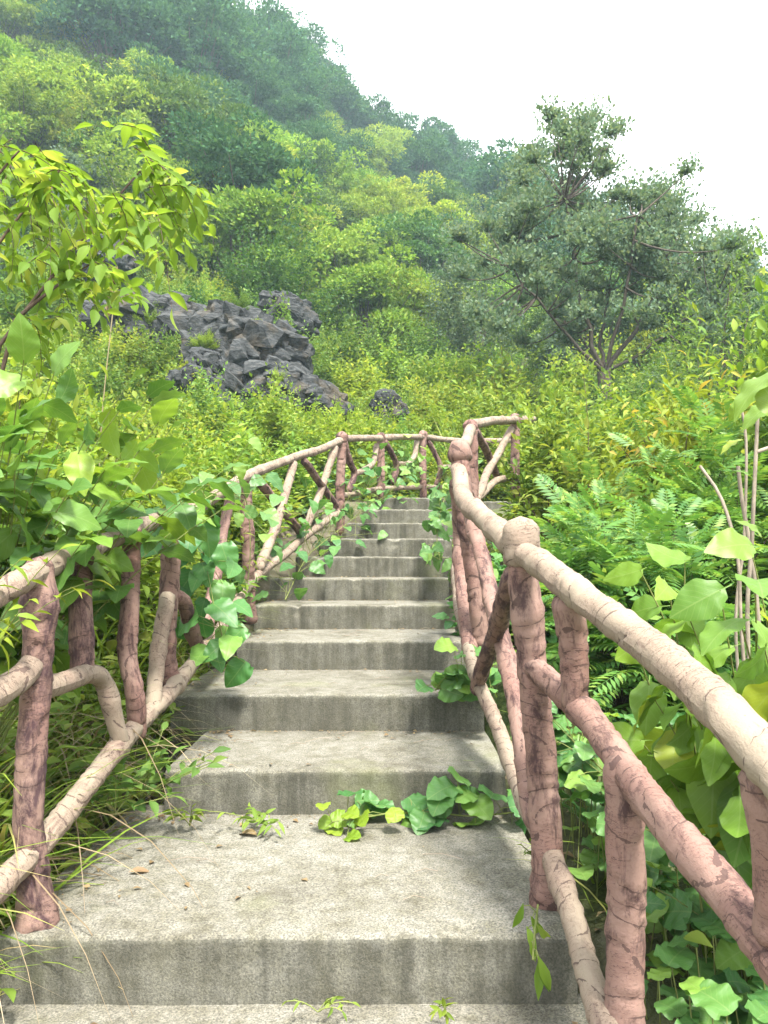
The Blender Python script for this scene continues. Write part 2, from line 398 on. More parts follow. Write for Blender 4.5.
def dome_twigs(rng, n, H, R, low=0.1, lump=0.25, inner=0.45, lean=(0, 0), base_r=0.1, upright=0.5):
    az = rng.random(n) * 2 * math.pi
    sn = rng.uniform(low, 1, n) ** 0.8; el = np.arcsin(np.clip(sn, 0, 1))
    ph = rng.random(6) * 6.28
    lm = 1 + lump * (np.sin(2 * az + ph[0]) * .5 + np.sin(3 * az + 2 * el + ph[1]) * .5 + np.sin(5 * az + 3 * el + ph[2]) * .45 + np.sin(9 * az + ph[3] + 5 * el) * .3)
    k = (inner + (1 - inner) * rng.random(n) ** .6) * lm
    E = np.stack([R * k * np.cos(el) * np.cos(az) + lean[0] * sn, R * k * np.cos(el) * np.sin(az) + lean[1] * sn, H * k * sn], 1)
    m = max(5, n // 24); cc = E[rng.integers(0, n, m)]
    near = np.argmin(((E[:, None] - cc[None]) ** 2).sum(-1), 1); pull = rng.uniform(.15, .6, (n, 1))
    E = E * (1 - pull) + cc[near] * pull
    b = rng.normal(0, base_r, (n, 3)); b[:, 2] = 0
    C = b * .5 + E * np.array([.35, .35, .35 + .4 * upright]) + rng.normal(0, .05 * H, (n, 3))
    return np.stack([b, C, E], 1)

def bush(name, seed, H, R, n, k, size, tmpl, leaf, stem='redstem', nstem=40, t0=.62, low=.08, lump=.25, inner=.4, r0=.016, two=False, **kw):
    rng = np.random.default_rng(seed)
    B = dome_twigs(rng, n, H, R, low, lump, inner)
    fo = MB(); twig_leaves(fo, rng, B, k, t0, size, tmpl, **kw)
    st = MB()
    for i in range(min(n, nstem)):
        p, _ = bez(B[i:i + 1], np.linspace(0, .93, 7)[None]); add_tube(st, p[0], np.linspace(r0 * H, r0 * H * .2, 7), 5)
    return st.mesh(name + '_stems', stem), fo.mesh(name + '_foliage', leaf)

def join_proto(name, seed, H, R, n, k, size, tmpl, leaf, stem='redstem', nstem=12, t0=.55, low=.08, lump=.28, inner=.4, r0=.008, **kw):
    """small in the photo: stems and leaves in one mesh with two materials"""
    rng = np.random.default_rng(seed)
    B = dome_twigs(rng, n, H, R, low, lump, inner)
    mb = MB(); twig_leaves(mb, rng, B, k, t0, size, tmpl, mat=0, **kw)
    for i in range(min(n, nstem)):
        p, _ = bez(B[i:i + 1], np.linspace(0, .82, 6)[None]); add_tube(mb, p[0], np.linspace(r0 * H, r0 * H * .2, 6), 4, 1)
    return mb.mesh(name, [leaf, stem])

def crown_tree(name, seed, H, R, trunk_h, clumps, per, size, tmpl, leaf, bark='bark', squash=.75, up=.35):
    """a far tree: trunk, limbs to each clump, leaf clumps with gaps between"""
    rng = np.random.default_rng(seed)
    az = rng.random(clumps) * 6.28; sn = rng.uniform(-.75, 1, clumps)
    el = np.arcsin(sn); k = rng.uniform(.45, 1.0, clumps)
    ch = (H - trunk_h) * .5
    C = np.stack([R * k * np.cos(el) * np.cos(az), R * k * np.cos(el) * np.sin(az), trunk_h + ch * .75 + ch * 1.1 * k * sn], 1)
    lm = 1 + .22 * np.sin(2 * az + seed) + .18 * np.sin(3 * az + 4 * el + 2 * seed); C[:, :2] *= lm[:, None]; C[:, 2] *= (.8 + .2 * lm)
    C[:, 2] = np.maximum(C[:, 2], .35)
    rc = R * rng.uniform(.16, .42, clumps)
    mb = MB()
    d = unit(rng.normal(0, 1, (clumps, per, 3))); d[..., 2] = np.where(d[..., 2] < -.35, -d[..., 2], d[..., 2])
    rr = rng.uniform(.55, 1.08, (clumps, per, 1)) ** .6
    pos = C[:, None] + d * rr * rc[:, None, None] * np.array([1, 1, squash])
    D = d * .8 + np.array([0, 0, up - .3]) + rng.normal(0, .45, d.shape)
    N = d * .6 + np.array([0, 0, .7]) + rng.normal(0, .35, d.shape)
    put_leaves(mb, tmpl, pos.reshape(-1, 3), D.reshape(-1, 3), N.reshape(-1, 3), rng.uniform(size[0], size[1], clumps * per), None, 0)
    add_tube(mb, np.array([[0, 0, -.4], [.05, .03, trunk_h * .5], [0, .05, trunk_h], [0, 0, trunk_h + ch]]), np.array([.035, .03, .024, .01]) * H, 7, 1)
    for i in range(clumps):
        s = np.array([0, 0, trunk_h * rng.uniform(.7, 1.2)])
        m = (s + C[i]) / 2 + np.array([0, 0, -.05 * H])
        p, _ = bez(np.array([[s, m, C[i]]]), np.linspace(0, 1, 5)[None]); add_tube(mb, p[0], np.linspace(.009 * H, .002 * H, 5), 4, 1)
    return mb.mesh(name, [leaf, bark])

# ------------------------------------------------------------------ terrain
NOSE = [  # y of the nosing, height of the tread, left x, right x
    (1.945, .16, -.945, .475), (2.85, .32, -.793, .448), (3.50, .48, -.955, .45), (4.30, .64, -.815, .46), (5.05, .80, -.845, .46), (5.6, .96, -.825, .47),
    (6.1, 1.12, -.70, .52), (6.6, 1.28, -.56, .58), (7.1, 1.44, -.34, .66), (7.6, 1.60, -.22, .76), (8.1, 1.76, -.10, .95)]
ny = np.array([-10] + [n[0] for n in NOSE] + [12]); nz_ = np.array([-1.9] + [n[1] for n in NOSE] + [2.6])
EU = np.array([-1.2, -.5, -.155, -.07, .047, .11, .18, .3, .5, 1.2]); EV = np.array([1.05, .93, .70, .605, .535, .485, .47, .44, .36, .26])
def sstep(a, b, x): t = np.clip((x - a) / (b - a), 0, 1); return t * t * (3 - 2 * t)
def terr(x, y):
    x = np.asarray(x, float); y = np.asarray(y, float)
    u = x / np.maximum(y, 4.0)
    e = np.interp(u, EU, EV)
    yc = np.clip(y, 5.5, 90)
    far = 1.07 + yc * e * (1 - np.exp(-(yc - 5.5) / 35)) - np.maximum(y - 90, 0) * .12
    near = np.interp(y, ny, nz_) - .10
    near = np.where(y < -2, np.maximum(near, -1.2), near)
    lat = np.maximum(0, np.abs(x + .2) - .8)
    near = near + np.where(x > 0, -.05 + .10 * sstep(.5, 4, lat) * lat * .5, .05 * lat)
    in_st = sstep(-1.15, -.9, x) * (1 - sstep(.42, .62, x)) * (1 - sstep(8.3, 8.9, y)) * sstep(-1, 1, y)
    near = near - .26 * in_st
    k = sstep(7.5, 11.5, y)
    z = near * (1 - k) + far * k
    w = sstep(.9, 2.5, np.abs(x + .2) + np.maximum(0, y - 9))
    z = z + w * (.06 * np.sin(x * 2.1 + y * 1.3) + .05 * np.sin(x * 3.7 - y * 2.9 + 1)) + sstep(12, 40, y) * (.9 * np.sin(x * .21 + 1.3) * np.sin(y * .17 + x * .06) + .5 * np.sin(x * .5 + y * .33))
    return z

def axis(lo, hi, fine_lo, fine_hi, step, grow):
    a = list(np.arange(fine_lo, fine_hi, step)); s = step
    while a[-1] < hi: s *= grow; a.append(min(hi, a[-1] + s))
    s = step; b = [fine_lo]
    while b[-1] > lo: s *= grow; b.append(max(lo, b[-1] - s))
    return np.array(b[::-1][:-1] + a)
gx = axis(-170, 170, -3.2, 3.4, .07, 1.10); gy = axis(-60, 260, .4, 10, .07, 1.09)
XX, YY = np.meshgrid(gx, gy); ZZ = terr(XX, YY)
nzz = np.array([[mnoise.noise((x * 4, y * 4, 0)) * .025 + mnoise.noise((x * 13, y * 13, 3)) * .012 for x in gx] for y in gy])
ZZ = ZZ + nzz * (1 + np.clip(YY - 10, 0, 40) * .2)
g = MB(); nx_, ny_ = len(gx), len(gy)
i, j = np.meshgrid(np.arange(ny_ - 1), np.arange(nx_ - 1), indexing='ij')
g.add(np.stack([XX, YY, ZZ], -1).reshape(-1, 3), np.stack([i * nx_ + j, i * nx_ + j + 1, (i + 1) * nx_ + j + 1, (i + 1) * nx_ + j], -1).reshape(-1, 4))
tag(link('ground', g.mesh('ground', 'ground')), 'earth of the hillside rising from the stairs to the ridge', kind='structure')

# ------------------------------------------------------------------ the stairs
stairs = tag(empty('concrete_staircase', (0, 1.945, 0)), 'weathered grey concrete stairs climbing the hill between two log-like railings', 'stairs')
def slab(y0, y1, x0, x1, z0, z1, seed):
    """one step: worn nosing, chipped edges, slightly uneven faces"""
    nx = max(8, int((x1 - x0) / .010)); nyd = max(6, int((y1 - y0) / .03)); nzd = 8
    xs = np.linspace(x0, x1, nx)
    prof = [(y0 + .004, z0 + (z1 - z0) * k / nzd) for k in range(nzd)]
    prof += [(y0 + .001, z1 - .018), (y0 + .003, z1 - .008), (y0 + .009, z1 - .002), (y0 + .02, z1)]
    prof += [(y0 + .02 + (y1 - y0 - .02) * (k + 1) / nyd, z1) for k in range(nyd)]
    prof += [(y1, z0)]
    nose_i = range(nzd, nzd + 4)
    V = []
    for a, (y, z) in enumerate(prof):
        for x in xs:
            q = (x * 3.1, y * 3.1 + seed * 7.3, z * 3.1)
            dy = mnoise.noise(q) * .004 + mnoise.noise((x * 14, z * 14, seed)) * .002; dz = mnoise.noise((q[0], q[1], q[2] + 9)) * .003 + mnoise.noise((x * 12, y * 12, seed)) * .0018
            c = 0
            if a in nose_i or a in (nzd - 1, nzd + 4):
                c = max(0, mnoise.noise((x * 7, seed * 3.7, 1)) - .28) * .06 + max(0, mnoise.noise((x * 24, seed * 3.7, 5)) - .05) * .016 + max(0, mnoise.noise((x * 60, seed * 3.7, 8))) * .006
            V.append((x + mnoise.noise((y * 5, z * 5, seed + (x > 0))) * .008, y + dy + c * .8, z + dz * (1 if a > nzd else .3) - c * .7))
    n = nx; F = []
    for a in range(len(prof) - 1):
        for b in range(nx - 1): k = a * n + b; F.append((k, k + 1, k + n + 1, k + n))
    mb = MB(); mb.add(V, F)
    # sides
    for col in (0, nx - 1):
        idx = [a * n + col for a in range(len(prof))]
        bot = len(V)
        pts = np.array([V[q] for q in idx])
        low = pts.copy(); low[:, 2] = z0
        vv = np.concatenate([pts, low]); m = len(pts)
        ff = [(a, a + 1, a + 1 + m, a + m) for a in range(m - 1)]
        mb.add(vv, ff)
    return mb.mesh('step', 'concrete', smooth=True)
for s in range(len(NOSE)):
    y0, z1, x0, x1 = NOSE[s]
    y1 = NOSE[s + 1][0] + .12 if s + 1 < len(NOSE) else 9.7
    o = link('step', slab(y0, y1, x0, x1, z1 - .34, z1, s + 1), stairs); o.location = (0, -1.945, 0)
    if s == len(NOSE) - 1:
        pass
# lowest landing, in front of the first riser
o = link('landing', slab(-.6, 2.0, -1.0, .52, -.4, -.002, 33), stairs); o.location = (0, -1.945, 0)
tag(o, 'lowest concrete slab in front of the first riser')
# path slab that leads off to the right behind the railing
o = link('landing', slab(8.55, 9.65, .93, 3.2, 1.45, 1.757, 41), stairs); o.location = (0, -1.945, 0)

# ------------------------------------------------------------------ railings of cast cement logs
def spline(pts, step=.011):
    pts = np.asarray(pts, float)
    if len(pts) == 2: pts = np.array([pts[0], pts.mean(0), pts[1]])
    Q = np.concatenate([[2 * pts[0] - pts[1]], pts, [2 * pts[-1] - pts[-2]]])
    out = []
    for i in range(1, len(Q) - 2):
        p0, p1, p2, p3 = Q[i - 1:i + 3]; n = max(3, int(np.linalg.norm(p2 - p1) / step))
        t = np.linspace(0, 1, n, endpoint=False)[:, None]
        out.append(.5 * ((2 * p1) + (-p0 + p2) * t + (2 * p0 - 5 * p1 + 4 * p2 - p3) * t ** 2 + (-p0 + 3 * p1 - 3 * p2 + p3) * t ** 3))
    out.append(Q[-2:-1]); return np.concatenate(out)
LOGN = [0]
def log_mesh(name, pts, r, mat, r2=None, cap0=True, cap1=True, knob=0.0, knots=1.0, foot=0.0):
    """a wrapped log: slanted bands with grooves between, swollen knots, uneven girth, rounded ends"""
    LOGN[0] += 1; seed = LOGN[0]; rng = np.random.default_rng(seed)
    pts = spline(pts); n = len(pts); segs = 20
    L = np.concatenate([[0], np.cumsum(np.linalg.norm(np.diff(pts, axis=0), axis=1))]); tot = L[-1]
    r2 = r if r2 is None else r2
    base = np.interp(L, [0, tot], [r, r2])
    for q in range(max(1, int(tot / .45 * knots))):
        c = rng.random() * tot; base = base + r * rng.uniform(.06, .2) * np.exp(-((L - c) / rng.uniform(.03, .06)) ** 2)
    if knob: base = base + knob * np.exp(-((L - tot + .05) / .04) ** 2)
    if foot: base = base + foot * np.exp(-(L / .11) ** 2)
    wob = np.stack([np.sin(L * 7 + seed) * .004, np.cos(L * 9 + seed * 2) * .004, np.sin(L * 5 + seed) * .002], 1)
    pts = pts + wob * sstep(0, .1, L)[:, None] * sstep(0, .1, tot - L)[:, None]
    endr = max(r, r2) + knob
    if cap1:
        e = np.clip((tot - L) / (endr * .9), 0, 1); base = base * np.sqrt(np.clip(1 - (1 - e) ** 2, .0004, 1))
    if cap0:
        e = np.clip(L / (endr * .9), 0, 1); base = base * np.sqrt(np.clip(1 - (1 - e) ** 2, .0004, 1))
    t = unit(np.gradient(pts, axis=0)); ref = np.array([0, 0, 1.0]) if abs(t[0][2]) < .9 else np.array([1.0, 0, 0])
    X = np.zeros_like(t); X[0] = unit(np.cross(t[0], ref))
    for k in range(1, n): X[k] = unit(X[k - 1] - t[k] * np.dot(X[k - 1], t[k]))
    Yv = np.cross(t, X)
    v0 = seed * 3.17
    u = np.linspace(0, 1, segs + 1); ang = u * 2 * math.pi
    vv = (L + v0)[:, None]
    s = vv / .062 + .38 * np.sin(ang[None] + vv * 9.0) + .42 * np.sin(vv * 31.0)
    fr = s - np.floor(s)
    prof = (-.13 * np.exp(-(np.minimum(fr, 1 - fr) / .07) ** 2) + .13 * (1 - fr) ** 2 - .03) * np.clip(.55 + 1.6 * np.sin(vv * 17 + ang[None] * 1.0 + seed) ** 2 - .4, .15, 1.2)
    nzv = np.array([[mnoise.noise((math.cos(a) * .9, math.sin(a) * .9, (l + v0) * 14)) for a in ang] for l in L])
    nz2 = np.array([[mnoise.noise((math.cos(a) * 2.2, math.sin(a) * 2.2, (l + v0) * 40)) for a in ang] for l in L])
    R = base[:, None] * (1 + prof + .075 * nzv + .05 * nz2); R[:, -1] = R[:, 0]
    v = pts[:, None] + R[..., None] * (np.cos(ang)[None, :, None] * X[:, None] + np.sin(ang)[None, :, None] * Yv[:, None])
    i, j = np.meshgrid(np.arange(n - 1), np.arange(segs), indexing='ij'); w = segs + 1
    f = np.stack([i * w + j, i * w + j + 1, (i + 1) * w + j + 1, (i + 1) * w + j], -1).reshape(-1, 4)
    uv = np.stack([np.broadcast_to(u[None], (n, w)), np.broadcast_to(vv, (n, w))], -1)
    mb = MB(); mb.add(v.reshape(-1, 3), f, uv.reshape(-1, 2))
    return mb.mesh(name, mat)

def railing(label, base, items):
    root = tag(empty('log_railing', base), label, 'railing', 'log railings along the stairs')
    for name, mat, r, pts, kw in items:
        pts = [P(*p) for p in pts]
        if kw.pop('drop', None): pts = [pts[0] - np.array([0, 0, .25])] + pts
        o = link(name, log_mesh(name, pts, r, mat, **kw), root); o.location = -Vector(base)
    return root

right_items = [
    ('handrail', 'log_pale', 0.0360, [(458, 468, 3.62), (461, 488, 3.35), (468, 503, 3.0), (485, 520, 2.6), (502, 534, 2.32), (519, 549, 2.13)], dict()),
    ('handrail', 'log_pale', 0.0333, [(522, 552, 2.12), (560, 578, 1.88), (605, 612, 1.62), (655, 652, 1.40), (716, 706, 1.18), (790, 782, .99), (980, 960, .74)], dict(r2=0.0347)),
    ('handrail', 'log_pale', 0.0333, [(471, 428, 5.1), (468, 437, 4.7), (463, 446, 4.2), (459, 456, 3.65)], dict()),
    ('handrail', 'log_pale', 0.0324, [(471, 425, 5.1), (492, 421, 5.8), (516, 420, 6.6), (534, 419, 7.0)], dict()),
    ('post', 'log_rose', 0.0414, [(549, 922, 2.13), (548, 860, 2.12), (542, 790, 2.13), (536, 715, 2.14), (531, 640, 2.15), (525, 580, 2.15), (522, 545, 2.15)], dict(foot=.014, cap0=False)),
    ('post_cap', 'log_pale', 0.0486, [(522, 572, 2.15), (521, 545, 2.15), (520, 516, 2.15)], dict(knots=0)),
    ('post', 'log_rose', 0.0414, [(483, 660, 3.55), (477, 600, 3.56), (470, 540, 3.58), (463, 490, 3.6), (459, 452, 3.62)], dict()),
    ('post_cap', 'log_rose', 0.0504, [(459, 465, 3.62), (459, 452, 3.62), (459, 439, 3.62)], dict(knots=0)),
    ('post', 'log_rose', 0.0396, [(474, 560, 5.1), (473, 500, 5.1), (471, 450, 5.1), (470, 419, 5.1)], dict(knob=.01)),
    ('post', 'log_rose', 0.0396, [(516, 500, 6.6), (515, 455, 6.6), (515, 413, 6.6)], dict(knob=.01)),
    ('post', 'log_rose', 0.0387, [(624, 1100, 1.63), (625, 1000, 1.62), (625, 900, 1.61), (623, 820, 1.60), (622, 770, 1.60), (622, 752, 1.60)], dict(foot=.02)),
    ('mid_rail', 'log_rose', 0.0324, [(527, 661, 2.17), (552, 684, 2.02), (578, 708, 1.87), (622, 764, 1.62), (655, 806, 1.47), (700, 860, 1.30), (768, 948, 1.11), (900, 1130, .9)], dict(knots=1.4)),
    ('short_post', 'log_rose', 0.0324, [(575, 712, 1.87), (573, 670, 1.86), (570, 630, 1.85), (566, 592, 1.83)], dict(r2=0.0342)),
    ('short_post', 'log_rose', 0.0306, [(776, 950, 1.09), (774, 880, 1.08), (770, 820, 1.07), (764, 760, 1.07)], dict()),
    ('bottom_rail', 'log_pale', 0.0288, [(622, 1075, 1.5), (603, 1020, 1.62), (590, 972, 1.74), (572, 910, 1.92), (553, 862, 2.08), (545, 838, 2.15), (540, 815, 2.22)], dict()),
    ('bottom_rail', 'log_pale', 0.0270, [(543, 838, 2.16), (524, 798, 2.4), (508, 757, 2.65), (492, 715, 2.9), (479, 682, 3.15), (468, 648, 3.5), (460, 610, 4.0), (456, 581, 4.7), (458, 548, 5.3)], dict()),
    ('brace', 'log_dark', 0.0306, [(515, 572, 2.18), (503, 606, 2.42), (492, 642, 2.75), (481, 676, 3.05), (476, 692, 3.16)], dict(r2=0.0288)),
    ('brace', 'log_rose', 0.0315, [(470, 512, 3.5), (479, 548, 3.3), (490, 592, 3.0), (501, 632, 2.75), (511, 680, 2.52), (520, 730, 2.36), (530, 790, 2.24), (536, 830, 2.17)], dict()),
    ('brace', 'log_rose', 0.0378, [(457, 478, 3.8), (459, 525, 4.0), (462, 570, 3.95), (466, 612, 3.75), (470, 655, 3.48)], dict()),
    ('brace', 'log_dark', 0.0288, [(461, 470, 3.75), (468, 490, 4.2), (474, 512, 4.7), (476, 528, 5.0)], dict()),
    ('brace', 'log_dark', 0.0288, [(473, 430, 5.15), (483, 443, 5.5), (489, 458, 5.9), (498, 478, 6.3)], dict()),
    ('brace', 'log_pale', 0.0288, [(512, 428, 6.55), (500, 450, 6.1), (488, 472, 5.7), (478, 498, 5.25)], dict()),
    ('bottom_rail', 'log_pale', 0.0270, [(476, 500, 5.2), (495, 482, 5.9), (516, 476, 6.6)], dict()),
]
railing('pinkish log-like cement railing on the right of the stairs with the big round post cap', P(545, 905, 2.14), right_items)

left_items = [
    ('handrail', 'log_pale', 0.0306, [(-60, 625, 1.62), (0, 592, 1.82), (38, 571, 2.0), (75, 556, 2.28), (110, 540, 2.6), (150, 522, 2.95), (174, 515, 3.06)], dict()),
    ('handrail', 'log_pale', 0.0306, [(168, 516, 3.06), (190, 512, 3.4), (215, 496, 4.0), (247, 476, 4.83)], dict()),
    ('handrail', 'log_pale', 0.0324, [(245, 477, 4.80), (268, 467, 5.4), (290, 459, 5.9), (318, 450, 6.6), (342, 440, 7.1)], dict()),
    ('handrail', 'log_pale', 0.0324, [(341, 439, 7.1), (362, 438, 7.5), (382, 438, 8.0), (402, 437, 8.4), (424, 437, 8.8), (462, 441, 9.2), (520, 440, 9.6)], dict()),
    ('post', 'log_dark', 0.0369, [(37, 937, 2.02), (35, 880, 2.01), (31, 820, 2.0), (33, 740, 2.0), (35, 680, 2.0), (37, 620, 2.0), (40, 556, 2.0)], dict(foot=.014, cap0=False, knots=1.8)),
    ('post', 'log_rose', 0.0387, [(170, 690, 3.1), (167, 640, 3.08), (169, 590, 3.07), (170, 550, 3.06), (172, 510, 3.06)], dict(knots=1.5)),
    ('post', 'log_rose', 0.0396, [(250, 625, 4.83), (248, 580, 4.83), (247, 530, 4.83), (246, 472, 4.83)], dict(foot=.015)),
    ('post', 'log_rose', 0.0423, [(340, 535, 7.1), (340, 490, 7.1), (342, 455, 7.1), (342, 431, 7.1)], dict(knob=.015)),
    ('post', 'log_rose', 0.0405, [(380, 500, 8.0), (381, 470, 8.0), (381, 432, 8.0)], dict(knob=.012)),
    ('post', 'log_rose', 0.0405, [(423, 500, 8.8), (423, 470, 8.8), (423, 430, 8.8)], dict(knob=.012)),
    ('post', 'log_rose', 0.0405, [(470, 500, 9.25), (469, 470, 9.25), (468, 436, 9.25)], dict(knob=.012)),
    ('short_post', 'log_dark', 0.0333, [(83, 686, 2.32), (83, 640, 2.32), (82, 600, 2.32), (82, 546, 2.33)], dict()),
    ('mid_rail', 'log_pale', 0.0324, [(-70, 742, 1.68), (-20, 704, 1.83), (15, 682, 1.92), (32, 664, 1.99), (46, 650, 2.05)], dict()),
    ('mid_rail', 'log_pale', 0.0306, [(38, 690, 2.0), (65, 682, 2.16), (88, 674, 2.34), (103, 682, 2.44), (112, 708, 2.46), (120, 740, 2.49), (122, 756, 2.53)], dict(r2=0.0270)),
    ('short_post', 'log_rose', 0.0315, [(138, 740, 2.66), (133, 690, 2.62), (127, 655, 2.66), (130, 612, 2.68), (132, 570, 2.7), (133, 525, 2.74)], dict()),
    ('brace', 'log_pale', 0.0306, [(169, 592, 3.04), (163, 618, 2.98), (158, 655, 2.92), (153, 716, 2.80)], dict(r2=0.0279)),
    ('brace', 'log_rose', 0.0306, [(171, 594, 3.06), (184, 603, 3.2), (191, 625, 3.34), (198, 648, 3.45)], dict()),
    ('brace', 'log_rose', 0.0288, [(230, 500, 4.5), (222, 540, 4.2), (215, 580, 3.9), (207, 630, 3.6)], dict()),
    ('bottom_rail', 'log_pale', 0.0324, [(-60, 945, 1.72), (0, 886, 1.9), (40, 843, 2.03), (75, 800, 2.2), (120, 746, 2.5), (160, 702, 2.88), (203, 652, 3.5)], dict(r2=0.0297)),
    ('bottom_rail', 'log_pale', 0.0297, [(201, 654, 3.5), (222, 626, 4.0), (237, 601, 4.5), (256, 577, 4.95), (280, 558, 5.5), (310, 533, 6.3), (339, 512, 7.05)], dict()),
    ('brace', 'log_dark', 0.0315, [(248, 474, 4.86), (264, 488, 5.2), (284, 512, 5.7), (303, 536, 6.15)], dict()),
    ('brace', 'log_dark', 0.0315, [(303, 460, 6.2), (314, 475, 6.45), (326, 491, 6.75), (337, 507, 7.0)], dict()),
    ('brace', 'log_pale', 0.0315, [(294, 462, 5.95), (284, 500, 5.6), (272, 535, 5.3), (259, 570, 5.0)], dict()),
    ('brace', 'log_pale', 0.0315, [(336, 446, 6.95), (324, 482, 6.7), (313, 510, 6.45), (304, 534, 6.25)], dict()),
    ('brace', 'log_dark', 0.0306, [(344, 440, 7.15), (350, 462, 7.3), (354, 474, 7.4), (348, 492, 7.3)], dict()),
    ('brace', 'log_pale', 0.0288, [(354, 474, 7.4), (364, 470, 7.6), (373, 462, 7.8), (377, 444, 7.95)], dict()),
    ('brace', 'log_dark', 0.0306, [(384, 440, 8.02), (391, 453, 8.2), (396, 466, 8.35), (393, 484, 8.25)], dict()),
    ('brace', 'log_pale', 0.0288, [(396, 463, 8.35), (407, 464, 8.5), (415, 455, 8.65), (417, 440, 8.75)], dict()),
    ('brace', 'log_dark', 0.0306, [(427, 440, 8.85), (434, 452, 8.95), (441, 468, 9.0), (436, 486, 8.95)], dict()),
    ('brace', 'log_pale', 0.0288, [(442, 468, 9.0), (453, 464, 9.1), (462, 446, 9.2)], dict()),
    ('bottom_rail', 'log_pale', 0.0270, [(341, 496, 7.15), (382, 489, 8.0), (423, 487, 8.8), (470, 488, 9.25)], dict()),
]
railing('pinkish log-like cement railing on the left of the stairs that bends across their top', P(35, 905, 2.0), left_items)

# ------------------------------------------------------------------ limestone
def rock(px, py, Y, sx, sy, sz, seed, label, yaw=0.0, nb=150):
    """a bedded, jointed outcrop: angular blocks wedged together on a core, all with the same dip"""
    import bmesh
    rs = np.random.default_rng(seed); mb = MB()
    ca = .35
    bm = bmesh.new(); bmesh.ops.create_icosphere(bm, subdivisions=5, radius=1.0)
    V = []
    for v in bm.verts:
        d = v.co; p = Vector((d.x * sx, d.y * sy, d.z * sz))
        k = .80 * (1 + .22 * math.sin(3 * d.x + seed) * math.cos(4 * d.z + seed)) + .13 * mnoise.fractal(p * 2.2 + Vector((seed, 0, 0)), 1.0, 2.0, 4)
        fl = abs(mnoise.noise(Vector((p.x * 3.2 + p.z * .9, p.y * 3.2, p.z * .8 + seed)))); k -= .20 * max(0, .14 - fl) / .14
        V.append(p * k)
    mb.add(np.array(V), np.array([[v.index for v in f.verts] for f in bm.faces])); bm.free()
    for q in range(nb):
        d = unit(rs.normal(0, 1, 3)); d[2] = d[2] if d[2] > -.35 else -d[2]; d[1] = -abs(d[1]) if rs.random() < .75 else d[1]
        big = 1 + .22 * math.sin(3 * d[0] + seed) * math.cos(4 * d[2] + seed)
        c = d * rs.uniform(.60, .80) * big
        s_ = np.array([rs.uniform(.12, .34), rs.uniform(.12, .26), rs.uniform(.10, .26)]) * rs.uniform(.6, 1.25)
        c = c * np.array([sx, sy, sz]); sz_ = s_ * (sx * sy * sz) ** (1 / 3)
        bm = bmesh.new()
        for k in range(26):
            p = rs.normal(0, 1, 3); p = p / np.max(np.abs(p)) ** .75 / np.linalg.norm(p) ** .25 * rs.uniform(.8, 1)
            bm.verts.new(p * sz_)
        r = bmesh.ops.convex_hull(bm, input=bm.verts)
        bmesh.ops.delete(bm, geom=[v for v in bm.verts if not v.link_faces], context='VERTS')
        bmesh.ops.triangulate(bm, faces=bm.faces)
        bmesh.ops.subdivide_edges(bm, edges=bm.edges, cuts=2, use_grid_fill=True)
        bmesh.ops.triangulate(bm, faces=bm.faces)
        a = ca + rs.normal(0, .14); R_ = np.array([[math.cos(a), 0, math.sin(a)], [0, 1, 0], [-math.sin(a), 0, math.cos(a)]])
        bm.verts.index_update()
        V = np.array([v.co for v in bm.verts]) @ R_.T + c
        V = np.array([v + np.array(mnoise.noise_vector(Vector(v) * 2.3 + Vector((seed, q * .1, 0)))) * .085 + np.array(mnoise.noise_vector(Vector(v) * 8)) * .028 for v in V])
        mb.add(V, np.array([[v.index for v in f.verts] for f in bm.faces])); bm.free()
    o = link('limestone_rock', mb.mesh('rock', 'rock', False)); o.location = P(px, py, Y); o.rotation_euler = (0, 0, yaw)
    return tag(o, label, 'rock', 'grey limestone rocks on the slope')
rock(166, 342, 17.0, 1.9, 1.3, 1.05, 1, 'grey fissured limestone rock at the upper left end of the outcrop', .3)
rock(238, 374, 16.0, 1.6, 1.2, 1.4, 2, 'large grey fissured limestone rock in the middle of the outcrop', -.2)
rock(290, 412, 14.5, 1.25, 1.0, .9, 3, 'low grey limestone rock at the lower right end of the outcrop', .1)
rock(288, 326, 19.5, .85, .9, .9, 4, 'narrow grey limestone rock standing above the outcrop beside dark shrubs', .5)
rock(208, 395, 14.0, .9, .8, .8, 5, 'small dark limestone rock half hidden by young leaves below the outcrop', .9, 90)
rock(389, 412, 14.5, .38, .35, .45, 6, 'lone small dark rock above the top corner of the railing', .2, 60)
rock(106, 262, 22.0, 1.0, .8, .9, 7, 'dark rock showing through branches higher up the slope', .2, 70)

